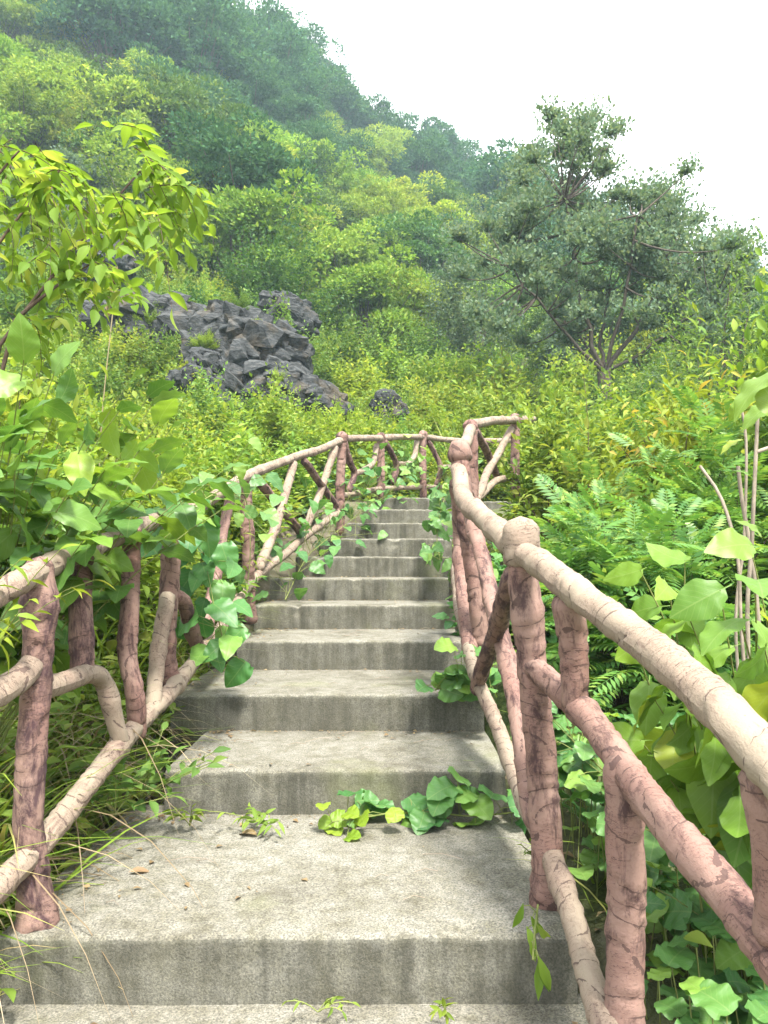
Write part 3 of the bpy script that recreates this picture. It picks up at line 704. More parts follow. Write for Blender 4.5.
# ------------------------------------------------------------------ hillside plants
protos = {}
def proto(key, me, name, label, cat, group, h): protos[key] = (me, name, label, cat, group, h)
NEARKW = dict(spread=.95, fwd=.5, droop=.2)
for q in range(2):
    proto(f'lime{q}', join_proto(f'lime_bush{q}', 11 + q, 1.5, 1.0, 520, 14, (.085, .135), KITE, 'lime', **NEARKW), 'hillside_shrub', 'yellow-green leafy shrub among many of its kind on the slope', 'shrub', 'yellow-green shrubs on the slope', 1.5)
    proto(f'bright{q}', join_proto(f'bright_bush{q}', 21 + q, 1.6, 1.05, 520, 14, (.075, .12), KITE_FAT, 'bright', **NEARKW), 'hillside_shrub', 'fresh green leafy shrub among many of its kind on the slope', 'shrub', 'fresh green shrubs on the slope', 1.6)
    proto(f'mid{q}', join_proto(f'mid_bush{q}', 31 + q, 1.8, 1.1, 560, 15, (.075, .12), KITE, 'mid', **NEARKW), 'hillside_shrub', 'mid green dense shrub among many of its kind on the slope', 'shrub', 'mid green shrubs on the slope', 1.8)
    proto(f'dark{q}', join_proto(f'dark_bush{q}', 41 + q, 1.7, 1.15, 520, 14, (.075, .115), KITE_FAT, 'dark', lump=.35, **NEARKW), 'hillside_shrub', 'dark green rounded shrub among lighter ones on the slope', 'shrub', 'dark green shrubs on the slope', 1.7)
proto('airy', join_proto('airy_bush', 51, 2.0, 1.1, 420, 12, (.09, .15), KITE, 'bright', inner=.55, lump=.4, spread=.7, fwd=.8, droop=.35), 'hillside_shrub', 'loose wispy green shrub with thin drooping leaves on the slope', 'shrub', 'wispy shrubs on the slope', 2.0)
proto('bronze', join_proto('bronze_bush', 61, 1.7, 1.1, 480, 14, (.09, .14), KITE, 'bronze', spread=.7, fwd=.7, droop=.5), 'hillside_shrub', 'shrub with bronze-tinged yellowish young leaves behind the right railing', 'shrub', 'bronze-tinged shrubs', 1.7)
proto('oliveb', join_proto('olive_bush', 71, 2.2, 1.2, 480, 14, (.08, .12), KITE, 'olive', inner=.5, lump=.4, **NEARKW), 'hillside_shrub', 'brownish olive shrub among green ones on the slope', 'shrub', 'olive shrubs on the slope', 2.2)
for q in range(3):
    proto(f'blue{q}', crown_tree(f'blue_tree{q}', 81 + q, 8.0, 3.5, 1.2, 84, 210, (.20, .36), KITE, 'blue'), 'hillside_tree', 'dark blue-green tree with a rounded clumped crown high on the hill', 'tree', 'dark round-crowned trees high on the hill', 8.0)
for q in range(2):
    proto(f'far{q}', crown_tree(f'far_tree{q}', 91 + q, 5.5, 2.5, .5, 64, 190, (.16, .29), KITE, 'farlime', squash=.8), 'hillside_tree', 'light green bushy tree high on the hill', 'tree', 'light green trees high on the hill', 5.5)

proto('darkt', crown_tree('dark_tree', 101, 6.5, 2.6, 1.0, 66, 200, (.16, .29), KITE, 'dark'), 'hillside_tree', 'dark green tree standing among lighter ones on the hill', 'tree', 'dark green trees on the hill', 6.5)
proto('olivet', crown_tree('olive_tree', 103, 5.5, 2.2, 1.0, 50, 170, (.15, .27), KITE, 'olive', squash=.9), 'hillside_tree', 'thin brownish grey-green tree on the hill', 'tree', 'brownish trees on the hill', 5.5)
proto('palet', crown_tree('pale_tree', 105, 6.0, 2.0, 1.4, 44, 170, (.16, .27), KITE, 'lime', squash=1.0), 'hillside_tree', 'pale yellow-green slender tree on the hill', 'tree', 'pale slender trees on the hill', 6.0)
counts = {}
def plant(key, x, y, s, rz=None, tilt=.08, zoff=-.05, sz=1.0):
    me, name, label, cat, group, h = protos[key]
    o = bpy.data.objects.new(name, me); COL.objects.link(o)
    o.location = (x, y, float(terr(x, y)) + zoff * s)
    o.rotation_euler = (RNG.normal(0, tilt), RNG.normal(0, tilt), RNG.random() * 6.28 if rz is None else rz)
    o.scale = (s, s, s * sz); tag(o, label, cat, group)
    counts[name] = counts.get(name, 0) + 1
    return o
def at_px(key, px, py, Y, s, sz=1.0):
    """plant whose crown middle was measured at a place of the photograph, standing at distance Y"""
    h = protos[key][5] * s * sz
    p = P(px, py, Y); o = plant(key, p[0], Y, s, sz=sz)
    return o

def far_h(u): return np.interp(u, EU, EV)
placed = []
def scatter(n, y0, y1, u0, u1, keys, weights, size, gap, avoid=None):
    done = tries = 0
    while done < n and tries < n * 40:
        tries += 1
        y = math.exp(RNG.uniform(math.log(y0), math.log(y1))); u = RNG.uniform(u0, u1); x = u * y
        if y < 10.2 and -1.2 < x < 2.6: continue
        if avoid and avoid(x, y): continue
        s = RNG.uniform(*size) * (1 if y < 30 else 1)
        g_ = gap * s
        if any((x - a) ** 2 + (y - b) ** 2 < (g_ + c) ** 2 * .5 for a, b, c in placed): continue
        placed.append((x, y, g_)); plant(RNG.choice(keys, p=np.array(weights) / sum(weights)), x, y, s); done += 1
    return done
def rockzone(x, y):
    u = x / y
    px = 384 + u * FPX
    return 12.2 < y < 19 and 120 < px < 335 and (y - 12) * 14 + 120 < 9999 and not (RNG.random() < .05)
K_UP = ['blue0', 'blue1', 'blue2', 'far0', 'far1', 'darkt', 'olivet', 'palet']
scatter(80, 56, 98, -.34, .30, K_UP, [5, 5, 5, 1, 1, 2, 1, .5], (.6, 1.4), 1.75)
scatter(34, 50, 98, -.66, -.34, K_UP, [1, 1, 1, 5, 5, 1, 1, 2], (.7, 1.6), 1.7)
scatter(12, 44, 62, -.30, -.08, K_UP, [5, 5, 5, 0, 0, 3, 0, 0], (.6, 1.05), 1.6)
scatter(46, 36, 58, -.62, .12, K_UP, [0, 0, 1, 5, 5, 4, 2, 3], (.5, 1.1), 1.5)
scatter(30, 34, 90, .16, .75, K_UP, [3, 3, 3, 2, 2, 1, 1, 1], (.6, 1.0), 2.0)
scatter(85, 26, 46, -.62, .60, ['far0', 'far1', 'blue0', 'darkt', 'dark0', 'oliveb', 'olivet', 'palet'], [4, 4, 1, 3, 2, 1, 1, 2], (.4, .95), 1.35)
scatter(120, 16.5, 28, -.62, .62, ['lime0', 'bright0', 'bright1', 'mid0', 'mid1', 'dark0', 'dark1', 'airy', 'oliveb'], [3, 3, 3, 3, 3, 3, 2, 1, 1], (.85, 1.6), .72, rockzone)
scatter(75, 9.6, 17, -.62, .62, ['lime0', 'lime1', 'bright0', 'bright1', 'mid0', 'mid1', 'airy', 'dark1'], [4, 4, 3, 3, 2, 2, 1, 1], (.6, 1.05), .7, rockzone)
for key, px, Y, s in [('lime1', 188, 13.9, 1.0), ('bright0', 262, 13.4, .75), ('mid0', 165, 15.2, 1.1), ('bright1', 212, 15.0, .72), ('lime0', 300, 13.2, .6), ('mid1', 262, 18.0, 1.25), ('bright1', 178, 14.6, .85), ('lime0', 150, 14.8, .95), ('mid1', 205, 14.2, .7), ('bright0', 226, 13.6, .62), ('lime1', 120, 15.6, 1.1), ('bright0', 250, 17.6, 1.0), ('lime0', 226, 18.8, .9), ('lime0', 140, 12.6, .55), ('bright0', 190, 12.2, .5), ('lime1', 215, 13.0, .45), ('bright1', 252, 18.2, .75), ('mid0', 205, 18.6, .6), ('lime0', 330, 15.8, .7), ('bright0', 322, 18.5, .9), ('dark0', 300, 21, 1.0), ('dark1', 265, 22, 1.1), ('mid1', 150, 19.5, .8), ('lime1', 262, 13.6, .4), ('bright1', 340, 13.2, .6), ('mid0', 110, 15, .7), ('lime0', 90, 13, .7), ('bright0', 60, 15.5, .9), ('dark0', 130, 24, .9), ('lime0', 430, 16.5, 1.3), ('bright1', 470, 15.5, 1.2), ('lime1', 505, 15.0, 1.2), ('bright0', 395, 19, 1.4), ('lime0', 450, 19.5, 1.5), ('lime1', 360, 20, 1.3), ('bright0', 500, 19, 1.4), ('bright0', 365, 14.0, .6), ('lime1', 410, 13.2, .6)]:
    plant(key, P(px, 400, Y)[0], Y, s)
for key, px, py, Y, s in [('bright0', 205, 352, 15.1, .3), ('lime0', 256, 338, 15.3, .28), ('bright1', 180, 366, 15.8, .4), ('mid0', 228, 396, 14.7, .32), ('lime1', 276, 392, 13.8, .28), ('bright0', 150, 330, 16.0, .38), ('mid1', 240, 318, 15.8, .35), ('lime0', 215, 322, 16.0, .3)]:
    plant(key, P(px, 400, Y)[0], Y, s).location = P(px, py, Y)   # rooted in the clefts of the rock
# left bank, close
for key, x, y, s in [('lime0', -2.1, 4.6, .75), ('lime1', -1.75, 5.7, .7), ('bright0', -2.6, 6.0, .8), ('lime1', -3.3, 5.2, .9), ('lime0', -1.9, 7.2, .75), ('bright1', -1.4, 8.3, .5),
                     ('lime0', -3.2, 7.8, .9), ('mid1', -4.2, 7.0, .9), ('bright1', -2.4, 9.2, .75), ('airy', -1.55, 6.5, .5), ('mid0', -.95, 9.9, .5), ('bright0', -1.5, 10.6, .55), ('lime1', -3.6, 9.6, .8), ('airy', -2.9, 4.0, .7)]:
    plant(key, x, y, s)
# right bank
for key, x, y, s in [('bright0', 2.1, 6.3, .62), ('lime1', 3.0, 6.8, .7), ('bronze', 3.1, 5.6, .85), ('bright0', 3.9, 6.6, .9), ('mid0', 2.4, 7.9, .75), ('lime0', 3.5, 8.2, .8), ('bright1', 4.6, 8.0, .9), ('lime1', 4.4, 5.0, .85),
                     ('bright1', 1.75, 10.2, .7), ('lime0', .9, 10.4, .65), ('mid1', .3, 10.6, .6), ('airy', .05, 11.0, .6), ('bright0', 2.7, 9.6, .8), ('mid1', 5.6, 7.0, .9), ('lime1', 5.4, 9.6, 1.0), ('bright0', 1.6, 5.2, .45), ('mid0', 2.6, 4.4, .5)]:
    plant(key, x, y, s)

# undergrowth that covers the slope between the shrubs
rng = np.random.default_rng(5)
ug = MB()
def sprigs(n, y0, y1, u0, u1, size, mat, tmpl=KITE, per=7, hgt=.25):
    y = np.exp(rng.uniform(math.log(y0), math.log(y1), n)); x = rng.uniform(u0, u1, n) * y
    keep = ~((y < 10) & (x > -1.0) & (x < 2.0)); x, y = x[keep], y[keep]; n = len(x)
    sc = (.5 + y / 30) if size is None else np.full(n, 1.0)
    base = np.stack([x, y, terr(x, y)], 1)
    a = rng.random((n, per)) * 6.28
    D = np.stack([np.cos(a), np.sin(a), rng.uniform(-.1, .9, (n, per))], -1)
    pos = base[:, None] + np.stack([np.cos(a) * .1, np.sin(a) * .1, rng.uniform(.0, hgt, (n, per))], -1) * (1 + y / 25)[:, None, None]
    S = rng.uniform(.07, .13, (n, per)) * (.7 + y / 22)[:, None]
    put_leaves(ug, tmpl, pos.reshape(-1, 3), D.reshape(-1, 3), np.array([0, 0, 1.0]) + rng.normal(0, .35, (n * per, 3)), S.reshape(-1), None, mat)
def no_rock(): pass
sprigs(9000, 7, 22, -.65, .65, None, 0); sprigs(6000, 7, 22, -.65, .65, None, 1)
sprigs(7000, 20, 95, -.7, .7, None, 1, hgt=.5); sprigs(4000, 20, 95, -.7, .7, None, 2, hgt=.5)
tag(link('undergrowth', ug.mesh('undergrowth', ['bright', 'mid', 'farlime'])), 'low green undergrowth between the shrubs of the slope', 'undergrowth', kind='stuff')

# ------------------------------------------------------------------ the tree on the right of the slope
def olive_tree():
    rng = np.random.default_rng(3)
    Y = 17.0; base = P(604, 395, Y); gz = float(terr(base[0], Y)); base = np.array([base[0], Y, gz])
    root = tag(empty('broad_tree', base), 'tall grey-olive tree with forked trunk and thin open crown above the right-hand shrubs', 'tree')
    tr, cr = MB(), MB()
    def W(px, py, dy=0): return P(px, py, Y + dy) - base
    fork = W(604, 372)
    add_tube(tr, spline([np.array([0, 0, -.5]), W(606, 420), fork], .3), .15, 9)
    limbs = [  # control, end, radius
        ((580, 330), (565, 200), .06, -.3), ((600, 340), (610, 290), .05, .6), ((640, 330), (668, 262), .065, .4), ((560, 330), (512, 268), .045, -.8), ((650, 350), (712, 300), .042, -.5), ((590, 345), (545, 300), .035, 1.0),
        ((620, 320), (640, 215), .05, -1.0)]
    ends = []
    for (c, e, r, dy) in limbs:
        p, _ = bez(np.array([[fork, W(*c, dy * .5), W(*e, dy)]]), np.linspace(0, 1, 9)[None])
        add_tube(tr, p[0] + rng.normal(0, .07, p[0].shape) * np.linspace(0, 1, 9)[:, None], np.linspace(r, r * .45, 9), 7); ends.append((p[0], r))
    # clumps of the crown, each reached by a bough from the nearest limb
    cl = [(565, 130, .8), (545, 150, .7), (590, 140, .6), (535, 185, .8), (575, 180, .9), (600, 165, .5), (520, 225, .9), (560, 230, 1.0), (600, 225, .8), (490, 260, .6), (525, 275, .9), (570, 272, .5), (615, 258, .6),
          (640, 235, .9), (665, 195, .55), (650, 215, .8), (680, 225, .9), (705, 245, .9), (690, 270, 1.0), (545, 315, .6), (640, 315, .6), (592, 300, .55), (575, 335, .5), (725, 280, .9), (735, 305, .7), (655, 275, 1.0), (690, 310, .9), (665, 330, .5), (715, 325, .8), (515, 305, .7), (505, 330, .6), (700, 345, .6)]
    allp = np.concatenate([p for p, _ in ends])
    for (px, py, w) in cl:
        for sub in range(5):
            c = W(px + rng.normal(0, 17), py + rng.normal(0, 14), rng.normal(0, .9)); rc = w * rng.uniform(.5, .85)
            k = int(520 * w); d = unit(rng.normal(0, 1, (k, 3))); d[:, 2] = np.where(d[:, 2] < -.3, -d[:, 2], d[:, 2])
            pos = c + d * np.minimum(np.abs(rng.normal(0, .55, (k, 1))), 1.0) * rc * np.array([1.1, 1.1, .8])
            put_leaves(cr, KITE_FAT, pos, d * .5 + np.array([0, 0, .55]) + rng.normal(0, .4, (k, 3)), d * .4 + np.array([0, 0, .8]) + rng.normal(0, .45, (k, 3)), rng.uniform(.06, .115, k))
            q = np.argmin(np.linalg.norm(allp - c, axis=1) + rng.random(len(allp)) * .4); st = allp[q]
            m = (st + c) / 2 + np.array([0, 0, -.15]) + rng.normal(0, .1, 3); p, _ = bez(np.array([[st, m, c]]), np.linspace(0, 1, 7)[None]); add_tube(tr, p[0], np.linspace(.026, .007, 7), 5)
        # leafy shoots that stand up out of the top
        e0 = W(px, py - 8); nsh = int(7 * w); en = e0 + rng.normal(0, 1, (nsh, 3)) * np.array([.3, .3, .12]) * w + np.array([0, 0, .30])
        B = np.stack([en - np.array([0, 0, .45]) + rng.normal(0, .05, (nsh, 3)), en - np.array([0, 0, .2]), en], 1)
        twig_leaves(cr, rng, B, 9, .3, (.07, .12), KITE, spread=.7, fwd=.7, droop=-.2, flat=False, njit=.5)
    link('trunk', tr.mesh('trunk', 'treebark'), root); link('crown', cr.mesh('crown', 'olive'), root)
olive_tree()
def small_tree(px, Y, H, R, seed, leaf, label, tmpl=KITE, size=(.12, .19), n=700, lean=(0, 0), inner=.5, low=.25):
    rng = np.random.default_rng(seed); x = P(px, 400, Y)[0]; base = np.array([x, Y, float(terr(x, Y))])
    root = tag(empty('slope_tree', base), label, 'tree')
    B = dome_twigs(rng, n, H, R, low, .35, inner, lean); cr, tr = MB(), MB()
    twig_leaves(cr, rng, B, 12, .62, size, tmpl, spread=.9, fwd=.55, droop=.15)
    for q in range(24):
        p, _ = bez(B[q:q + 1], np.linspace(0, .8, 7)[None]); add_tube(tr, p[0], np.linspace(.04, .006, 7) * H / 4, 5)
    link('trunk', tr.mesh('trunk', 'treebark'), root); link('crown', cr.mesh('crown', leaf), root)
small_tree(466, 24, 6.4, 1.7, 5, 'olive', 'bushy brownish-olive tree just left of the tall grey-olive tree')
small_tree(712, 14, 4.3, 1.7, 6, 'mid', 'slender light green tree at the foot of the tall tree on its right side', KITE_THIN, (.13, .2), 420, inner=.6)
small_tree(270, 24, 4.2, 2.4, 8, 'dark', 'wide dark green shrub tree above the rocks', KITE_FAT)
small_tree(535, 12.5, 2.1, 1.5, 9, 'bright', 'bright green bushy tree in front of the forked trunk', KITE)
small_tree(650, 12.0, 1.8, 1.5, 10, 'lime', 'yellow-green bushy tree below the crown of the tall tree', KITE)

# ------------------------------------------------------------------ near plants
def hero(name, label, cat, base, branches, k, t0, size, tmpl, leaf, stem='stem', r=.006, seed=0, group=None, wide=None, **kw):
    """a plant close to the stairs; branches are measured points (start, middle, end)"""
    rng = np.random.default_rng(seed); base = np.asarray(base, float)
    root = tag(empty(name, base), label, cat, group)
    B = np.array(branches, float) - base
    fo, st = MB(), MB()
    twig_leaves(fo, rng, B, k, t0, size, tmpl, wide=wide, **kw)
    for q in range(len(B)):
        p, _ = bez(B[q:q + 1], np.linspace(0, 1, 10)[None]); add_tube(st, p[0], np.linspace(r, r * .35, 10), 6)
    link('stem', st.mesh('stem', stem), root); link('foliage', fo.mesh('foliage', leaf), root)
    return root

def rb(rng, b, targets, sag=.15, jit=.04):
    out = []
    for t in targets:
        t = np.array(t); b_ = np.array(b) + rng.normal(0, .05, 3) * np.array([1, 1, 0])
        m = (b_ + t) / 2 + np.array([0, 0, sag]) + rng.normal(0, jit, 3); out.append((b_, m, t))
    return out
rg = np.random.default_rng(77)
# broad-leaved shrub over the left railing
b = (-1.45, 2.6, float(terr(-1.45, 2.6)))
tg = [P(*q) for q in [(15, 470, 2.0), (30, 425, 2.2), (60, 400, 2.5), (85, 440, 2.2), (70, 490, 2.0), (105, 470, 2.2), (120, 410, 2.6), (140, 450, 2.3), (135, 500, 2.2), (165, 470, 2.5), (185, 500, 2.7), (200, 485, 2.7), (170, 430, 2.9), (215, 500, 3.0), (20, 520, 1.9), (50, 535, 2.1),
                          (5, 440, 2.0), (100, 520, 2.2), (40, 460, 2.0), (-20, 480, 1.9), (-30, 430, 2.1), (150, 395, 3.0), (120, 540, 2.3)]]
tg = [t for t in tg if t[2] > 1.19]; tg += [t + rg.normal(0, .09, 3) + np.array([0, 0, .04]) for t in tg]
hero('broad_leaf_shrub', 'shrub with large heart-shaped green leaves hanging over the left railing', 'shrub', b, rb(rg, b, tg, .22), 8, .42, (.115, .18), BROAD, 'hero', 'stem', .004, 1, spread=.85, fwd=.35, droop=.3, njit=.4, wide=(.85, 1.05))
# pale twigs over the lower left of that railing
b = (-1.25, 1.9, .3)
tg = [P(*q) for q in [(20, 560, 1.75), (60, 550, 1.85), (75, 590, 1.9), (30, 600, 1.7), (95, 580, 2.1), (5, 620, 1.7)]]
hero('young_climber', 'thin climber with small pale yellow-green leaves on the near end of the left handrail', 'climber', b, rb(rg, b, tg, .25), 9, .4, (.05, .085), LANCE, 'vinelime', 'stem', .003, 2, spread=.8, fwd=.6, droop=.25)
# tall arching yellow-green sapling, upper left
b = (-1.95, 2.9, float(terr(-1.95, 2.9)))
main = [(P(0, 345, 2.8), P(70, 250, 2.9), P(150, 160, 3.0)), (P(-60, 330, 2.6), P(10, 220, 2.7), P(60, 170, 2.7)), (P(-80, 300, 2.4), P(-20, 190, 2.5), P(20, 150, 2.5)), (P(15, 320, 2.8), P(60, 280, 2.9), P(95, 262, 3.0))]
side = []
for q in [(150, 160, 185, 175, 198, 225), (140, 172, 160, 200, 185, 245), (130, 185, 160, 190, 172, 250), (150, 160, 150, 148, 142, 140), (125, 195, 120, 205, 118, 245), (110, 210, 130, 225, 150, 255), (95, 225, 105, 240, 105, 265), (120, 195, 150, 215, 160, 262), (145, 165, 175, 172, 190, 205),
          (60, 170, 90, 175, 105, 235), (50, 175, 75, 190, 92, 260), (40, 185, 60, 210, 70, 270), (60, 170, 40, 165, 28, 215), (30, 200, 50, 225, 45, 290), (20, 150, 50, 160, 70, 200), (10, 165, 30, 190, 35, 250), (0, 180, 10, 205, 10, 270), (20, 150, 5, 160, -10, 220), (70, 250, 85, 255, 80, 300), (50, 275, 70, 285, 60, 330), (20, 315, 45, 320, 40, 360), (95, 262, 120, 270, 140, 300), (-20, 190, -5, 210, -5, 300), (5, 250, 25, 260, 25, 315), (60, 172, 85, 168, 97, 205), (60, 280, 90, 285, 102, 320)]:
    Y = 2.75 + rg.normal(0, .15)
    side.append((P(q[0], q[1], Y), P(q[2], q[3], Y + rg.normal(0, .1)), P(q[4], q[5], Y + rg.normal(0, .15))))
side = side + [tuple(p + rg.normal(0, .055, 3) * np.array([1, 2.4, .8]) for p in t) for t in side + side]
rt = hero('arching_sapling', 'tall sapling with arching dark twigs and drooping yellow-green leaves at the left edge', 'tree', b, side, 10, .08, (.065, .10), OVAL, 'lime', 'redstem', .002, 3, spread=.95, fwd=.55, droop=.12, nup=1.5, njit=.5, wide=(.85, 1.1))
tb = MB()
for m_ in main:
    p, _ = bez(np.array([m_]) - np.array(b), np.linspace(0, 1, 12)[None]); p = p[0]
    p = np.concatenate([[np.array([p[0][0] * .3 , p[0][1] * .3, 0])], p]); add_tube(tb, p, np.linspace(.008, .003, 13), 6)
link('trunk', tb.mesh('trunk', 'redstem'), rt)
# bright leafy shrubs right behind it
def left_shrub(seed, px, py, Y, H, R, leaf, label, n=240, k=10, size=(.07, .12), tmpl=OVAL, x=None, **kw):
    x = P(px, py, Y)[0]; z = float(terr(x, Y))
    st, fo = bush('shrub', seed, H, R, n, k, size, tmpl, leaf, r0=.005, nstem=22, **kw)
    root = tag(empty('leafy_shrub', (x, Y, z)), label, 'shrub'); link('stem', st, root); link('foliage', fo, root)
left_shrub(101, 60, 400, 3.7, 1.45, .75, 'lime', 'leafy yellow-green shrub right under the arching sapling', 240, 11, droop=.3, spread=.8)
left_shrub(102, 150, 400, 4.6, 1.35, .75, 'lime', 'yellow-green shrub with narrow leaves behind the left railing below the rocks', 280, 11, (.06, .10), LANCE, droop=.35)
left_shrub(103, 225, 420, 6.0, 1.25, .7, 'bright', 'fresh green shrub touching the left railing just below the rocks', 280, 11, (.06, .10), OVAL)
left_shrub(104, 15, 330, 4.2, 2.0, .8, 'lime', 'taller yellow-green shrub at the left edge behind the sapling', 260, 11, (.07, .11), OVAL, droop=.3)
left_shrub(105, 300, 470, 8.3, 1.1, .6, 'bright', 'round fresh green shrub behind the bend of the left railing', 150, 10, (.06, .1), OVAL)
left_shrub(106, 205, 500, 4.5, .8, .4, 'mid', 'low green shrub growing through the left railing', 70, 8, (.06, .1), OVAL)
# right side
left_shrub(111, 640, 520, 3.6, 1.15, .75, 'fern', 'feathery green shrub with fern-like leaves behind the right railing', 150, 6, (.18, .28), PINN, t0=.55, droop=.1, nup=1.4, njit=.25)
left_shrub(112, 590, 560, 4.8, 1.05, .75, 'fern', 'lower feathery shrub between the right railing and the fern-like one', 140, 6, (.18, .28), PINN, t0=.55, droop=.1, nup=1.4, njit=.25)
left_shrub(113, 720, 500, 4.4, 1.5, .9, 'fern', 'large feathery green shrub behind the bare stems on the right', 170, 6, (.2, .3), PINN, t0=.55, droop=.1, nup=1.4, njit=.25)
left_shrub(114, 690, 420, 5.2, 2.2, .95, 'bronze', 'shrub with drooping bronze and yellow young leaves on the right', 300, 12, (.09, .14), LANCE, droop=.6, spread=.6)
left_shrub(115, 560, 450, 6.2, 1.6, .8, 'bright', 'bright green shrub just right of the second railing post cap', 280, 11, (.07, .11), OVAL)
left_shrub(116, 505, 520, 4.6, .6, .4, 'vine', 'low broad-leaved green plant hugging the far side of the right railing', 60, 7, (.08, .13), HEART)
left_shrub(117, 770, 330, 4.6, 2.3, .7, 'bright', 'leafy green shrub cut by the right edge of the photo', 220, 10, (.08, .13), OVAL)
left_shrub(119, 545, 430, 6.9, 1.55, .6, 'bright', 'leafy green shrub hiding the far end of the right railing', 220, 11, (.07, .11), OVAL)
left_shrub(118, 480, 420, 10.6, 1.9, .9, 'bright', 'fresh green shrub behind the top corner of the right railing', 300, 11, (.07, .12), OVAL)
# large-leaved shrub in the right foreground
b = (.95, 1.95, float(terr(.95, 1.95)))
tg = [P(*q) for q in [(640, 570, 1.8), (668, 585, 1.75), (690, 620, 1.65), (720, 590, 1.6), (700, 650, 1.65), (650, 640, 1.8), (740, 620, 1.5), (755, 580, 1.5), (730, 680, 1.5), (690, 700, 1.75), (655, 700, 1.85), (640, 740, 1.85), (715, 740, 1.7), (765, 650, 1.45), (790, 600, 1.5), (800, 690, 1.45), (770, 730, 1.5), (615, 600, 1.95), (750, 545, 1.7), (685, 560, 1.8), (830, 560, 1.55), (740, 800, 1.6)]]
hero('broad_leaf_shrub', 'shrub with large pale green leaves pushing up to the right handrail', 'shrub', b, rb(rg, b, tg, .12), 5, .5, (.115, .175), BROAD, 'herolime', 'stem', .004, 5, spread=.6, fwd=.25, droop=.95, njit=.75, wide=(.9, 1.1), nup=.25)
# bare stems beside it and a big leaf near the edge
sb = np.array([1.28, 2.55, float(terr(1.28, 2.55))])
root = tag(empty('bare_sapling', sb), 'thin bare grey stems standing near the right edge behind the broad-leaved shrub', 'sapling')
mb = MB()
for pts, r in [([(748, 640, 2.5), (752, 540, 2.5), (757, 430, 2.5), (758, 405, 2.5)], .0075), ([(742, 640, 2.6), (738, 560, 2.6), (722, 500, 2.65), (700, 466, 2.7)], .007), ([(760, 640, 2.6), (752, 560, 2.6), (742, 500, 2.6), (738, 466, 2.6)], .008),
               ([(736, 640, 2.7), (744, 540, 2.7), (746, 440, 2.7), (738, 395, 2.7)], .006), ([(757, 452, 2.5), (775, 446, 2.5), (800, 440, 2.5)], .007)]:
    q = np.array([P(*p) for p in pts])
    if pts[0][1] >= 640: q = np.concatenate([[sb + (q[0] - sb) * np.array([.6, .6, 0])], q])
    add_tube(mb, spline(q, .05) - sb, np.linspace(r, r * .8, len(spline(q, .05))), 7)
link('stem', mb.mesh('stem', 'greybark'), root)
fo = MB()
lv = [((728, 408, 1.9), (775, 372, 1.9), .15), ((745, 425, 2.0), (770, 405, 2.0), .09), ((722, 452, 2.4), (740, 440, 2.4), .07), ((736, 470, 2.4), (752, 478, 2.4), .06), ((735, 420, 2.4), (737, 402, 2.4), .06), ((752, 400, 2.3), (766, 386, 2.3), .08), ((742, 520, 2.4), (760, 535, 2.4), .08), ((770, 395, 1.9), (785, 420, 1.9), .13)]
p0 = np.array([P(*l[1]) for l in lv]); p1 = np.array([P(*l[0]) for l in lv])
put_leaves(fo, BROAD, p0 - sb, p1 - p0 + np.array([0, 0, .02]), np.array([0, -.5, 1.0]) + rg.normal(0, .3, (len(lv), 3)), np.array([l[2] for l in lv]), None)
link('foliage', fo.mesh('foliage', 'herolime'), root)

# creepers
def creeper(label, pts, k, size, tmpl, leaf, seed, stem='stem', jit=.05, h=.03, face=(0, -.4, 1.0), hang=0.2, r=.003, wide=None, name='creeping_vine'):
    rng = np.random.default_rng(seed)
    q = np.array([P(*p) for p in pts]); line = spline(q, .03); base = line[0].copy()
    root = tag(empty(name, base), label, 'vine', 'creepers on the stairs and railings')
    st = MB(); add_tube(st, line - base, r, 5)
    idx = rng.integers(0, len(line), k)
    pos = line[idx] + rng.normal(0, jit, (k, 3)); pos[:, 2] += np.abs(rng.normal(0, h, k))
    for a in range(k):  # leaf stalks
        m = (line[idx[a]] + pos[a]) / 2 + np.array([0, 0, .01]); add_tube(st, np.array([line[idx[a]], m, pos[a]]) - base, .0014, 4)
    D = rng.normal(0, 1, (k, 3)) * np.array([1, 1, .3]) + np.array([0, -.3, -hang])
    fo = MB(); s = rng.uniform(*size, k)
    put_leaves(fo, tmpl, pos - base, D, np.array(face) + rng.normal(0, .3, (k, 3)), s, None if wide is None else s * rng.uniform(*wide, k))
    link('stem', st.mesh('stem', stem), root); link('foliage', fo.mesh('foliage', leaf), root)
creeper('vine with hanging heart-shaped leaves on the left railing beside the middle steps', [(180, 500, 3.0), (198, 530, 3.15), (206, 565, 3.3), (214, 600, 3.35), (222, 635, 3.35), (226, 655, 3.3)], 46, (.085, .14), HEART, 'vine', 1, hang=.9, jit=.085, face=(.1, -.9, .7))
creeper('leafy vine trailing over the left railing just above the hanging one', [(190, 508, 3.1), (225, 490, 3.9), (246, 500, 4.6), (250, 560, 4.7), (240, 620, 4.6)], 34, (.07, .115), HEART, 'vine', 2, hang=.6, jit=.13, face=(.1, -.7, .8))
creeper('vine covering the left ends of the upper steps', [(285, 600, 5.3), (305, 560, 5.9), (320, 545, 6.3), (345, 525, 6.9), (370, 505, 7.4), (395, 492, 8.0)], 125, (.075, .12), HEART, 'vine', 3, hang=.3, jit=.17, h=.12)
creeper('vine climbing the back railing at the top of the stairs', [(350, 500, 7.5), (375, 478, 8.0), (400, 472, 8.4), (430, 480, 8.8), (455, 476, 9.0)], 120, (.07, .12), HEART, 'fern', 4, hang=.3, jit=.16, h=.1)
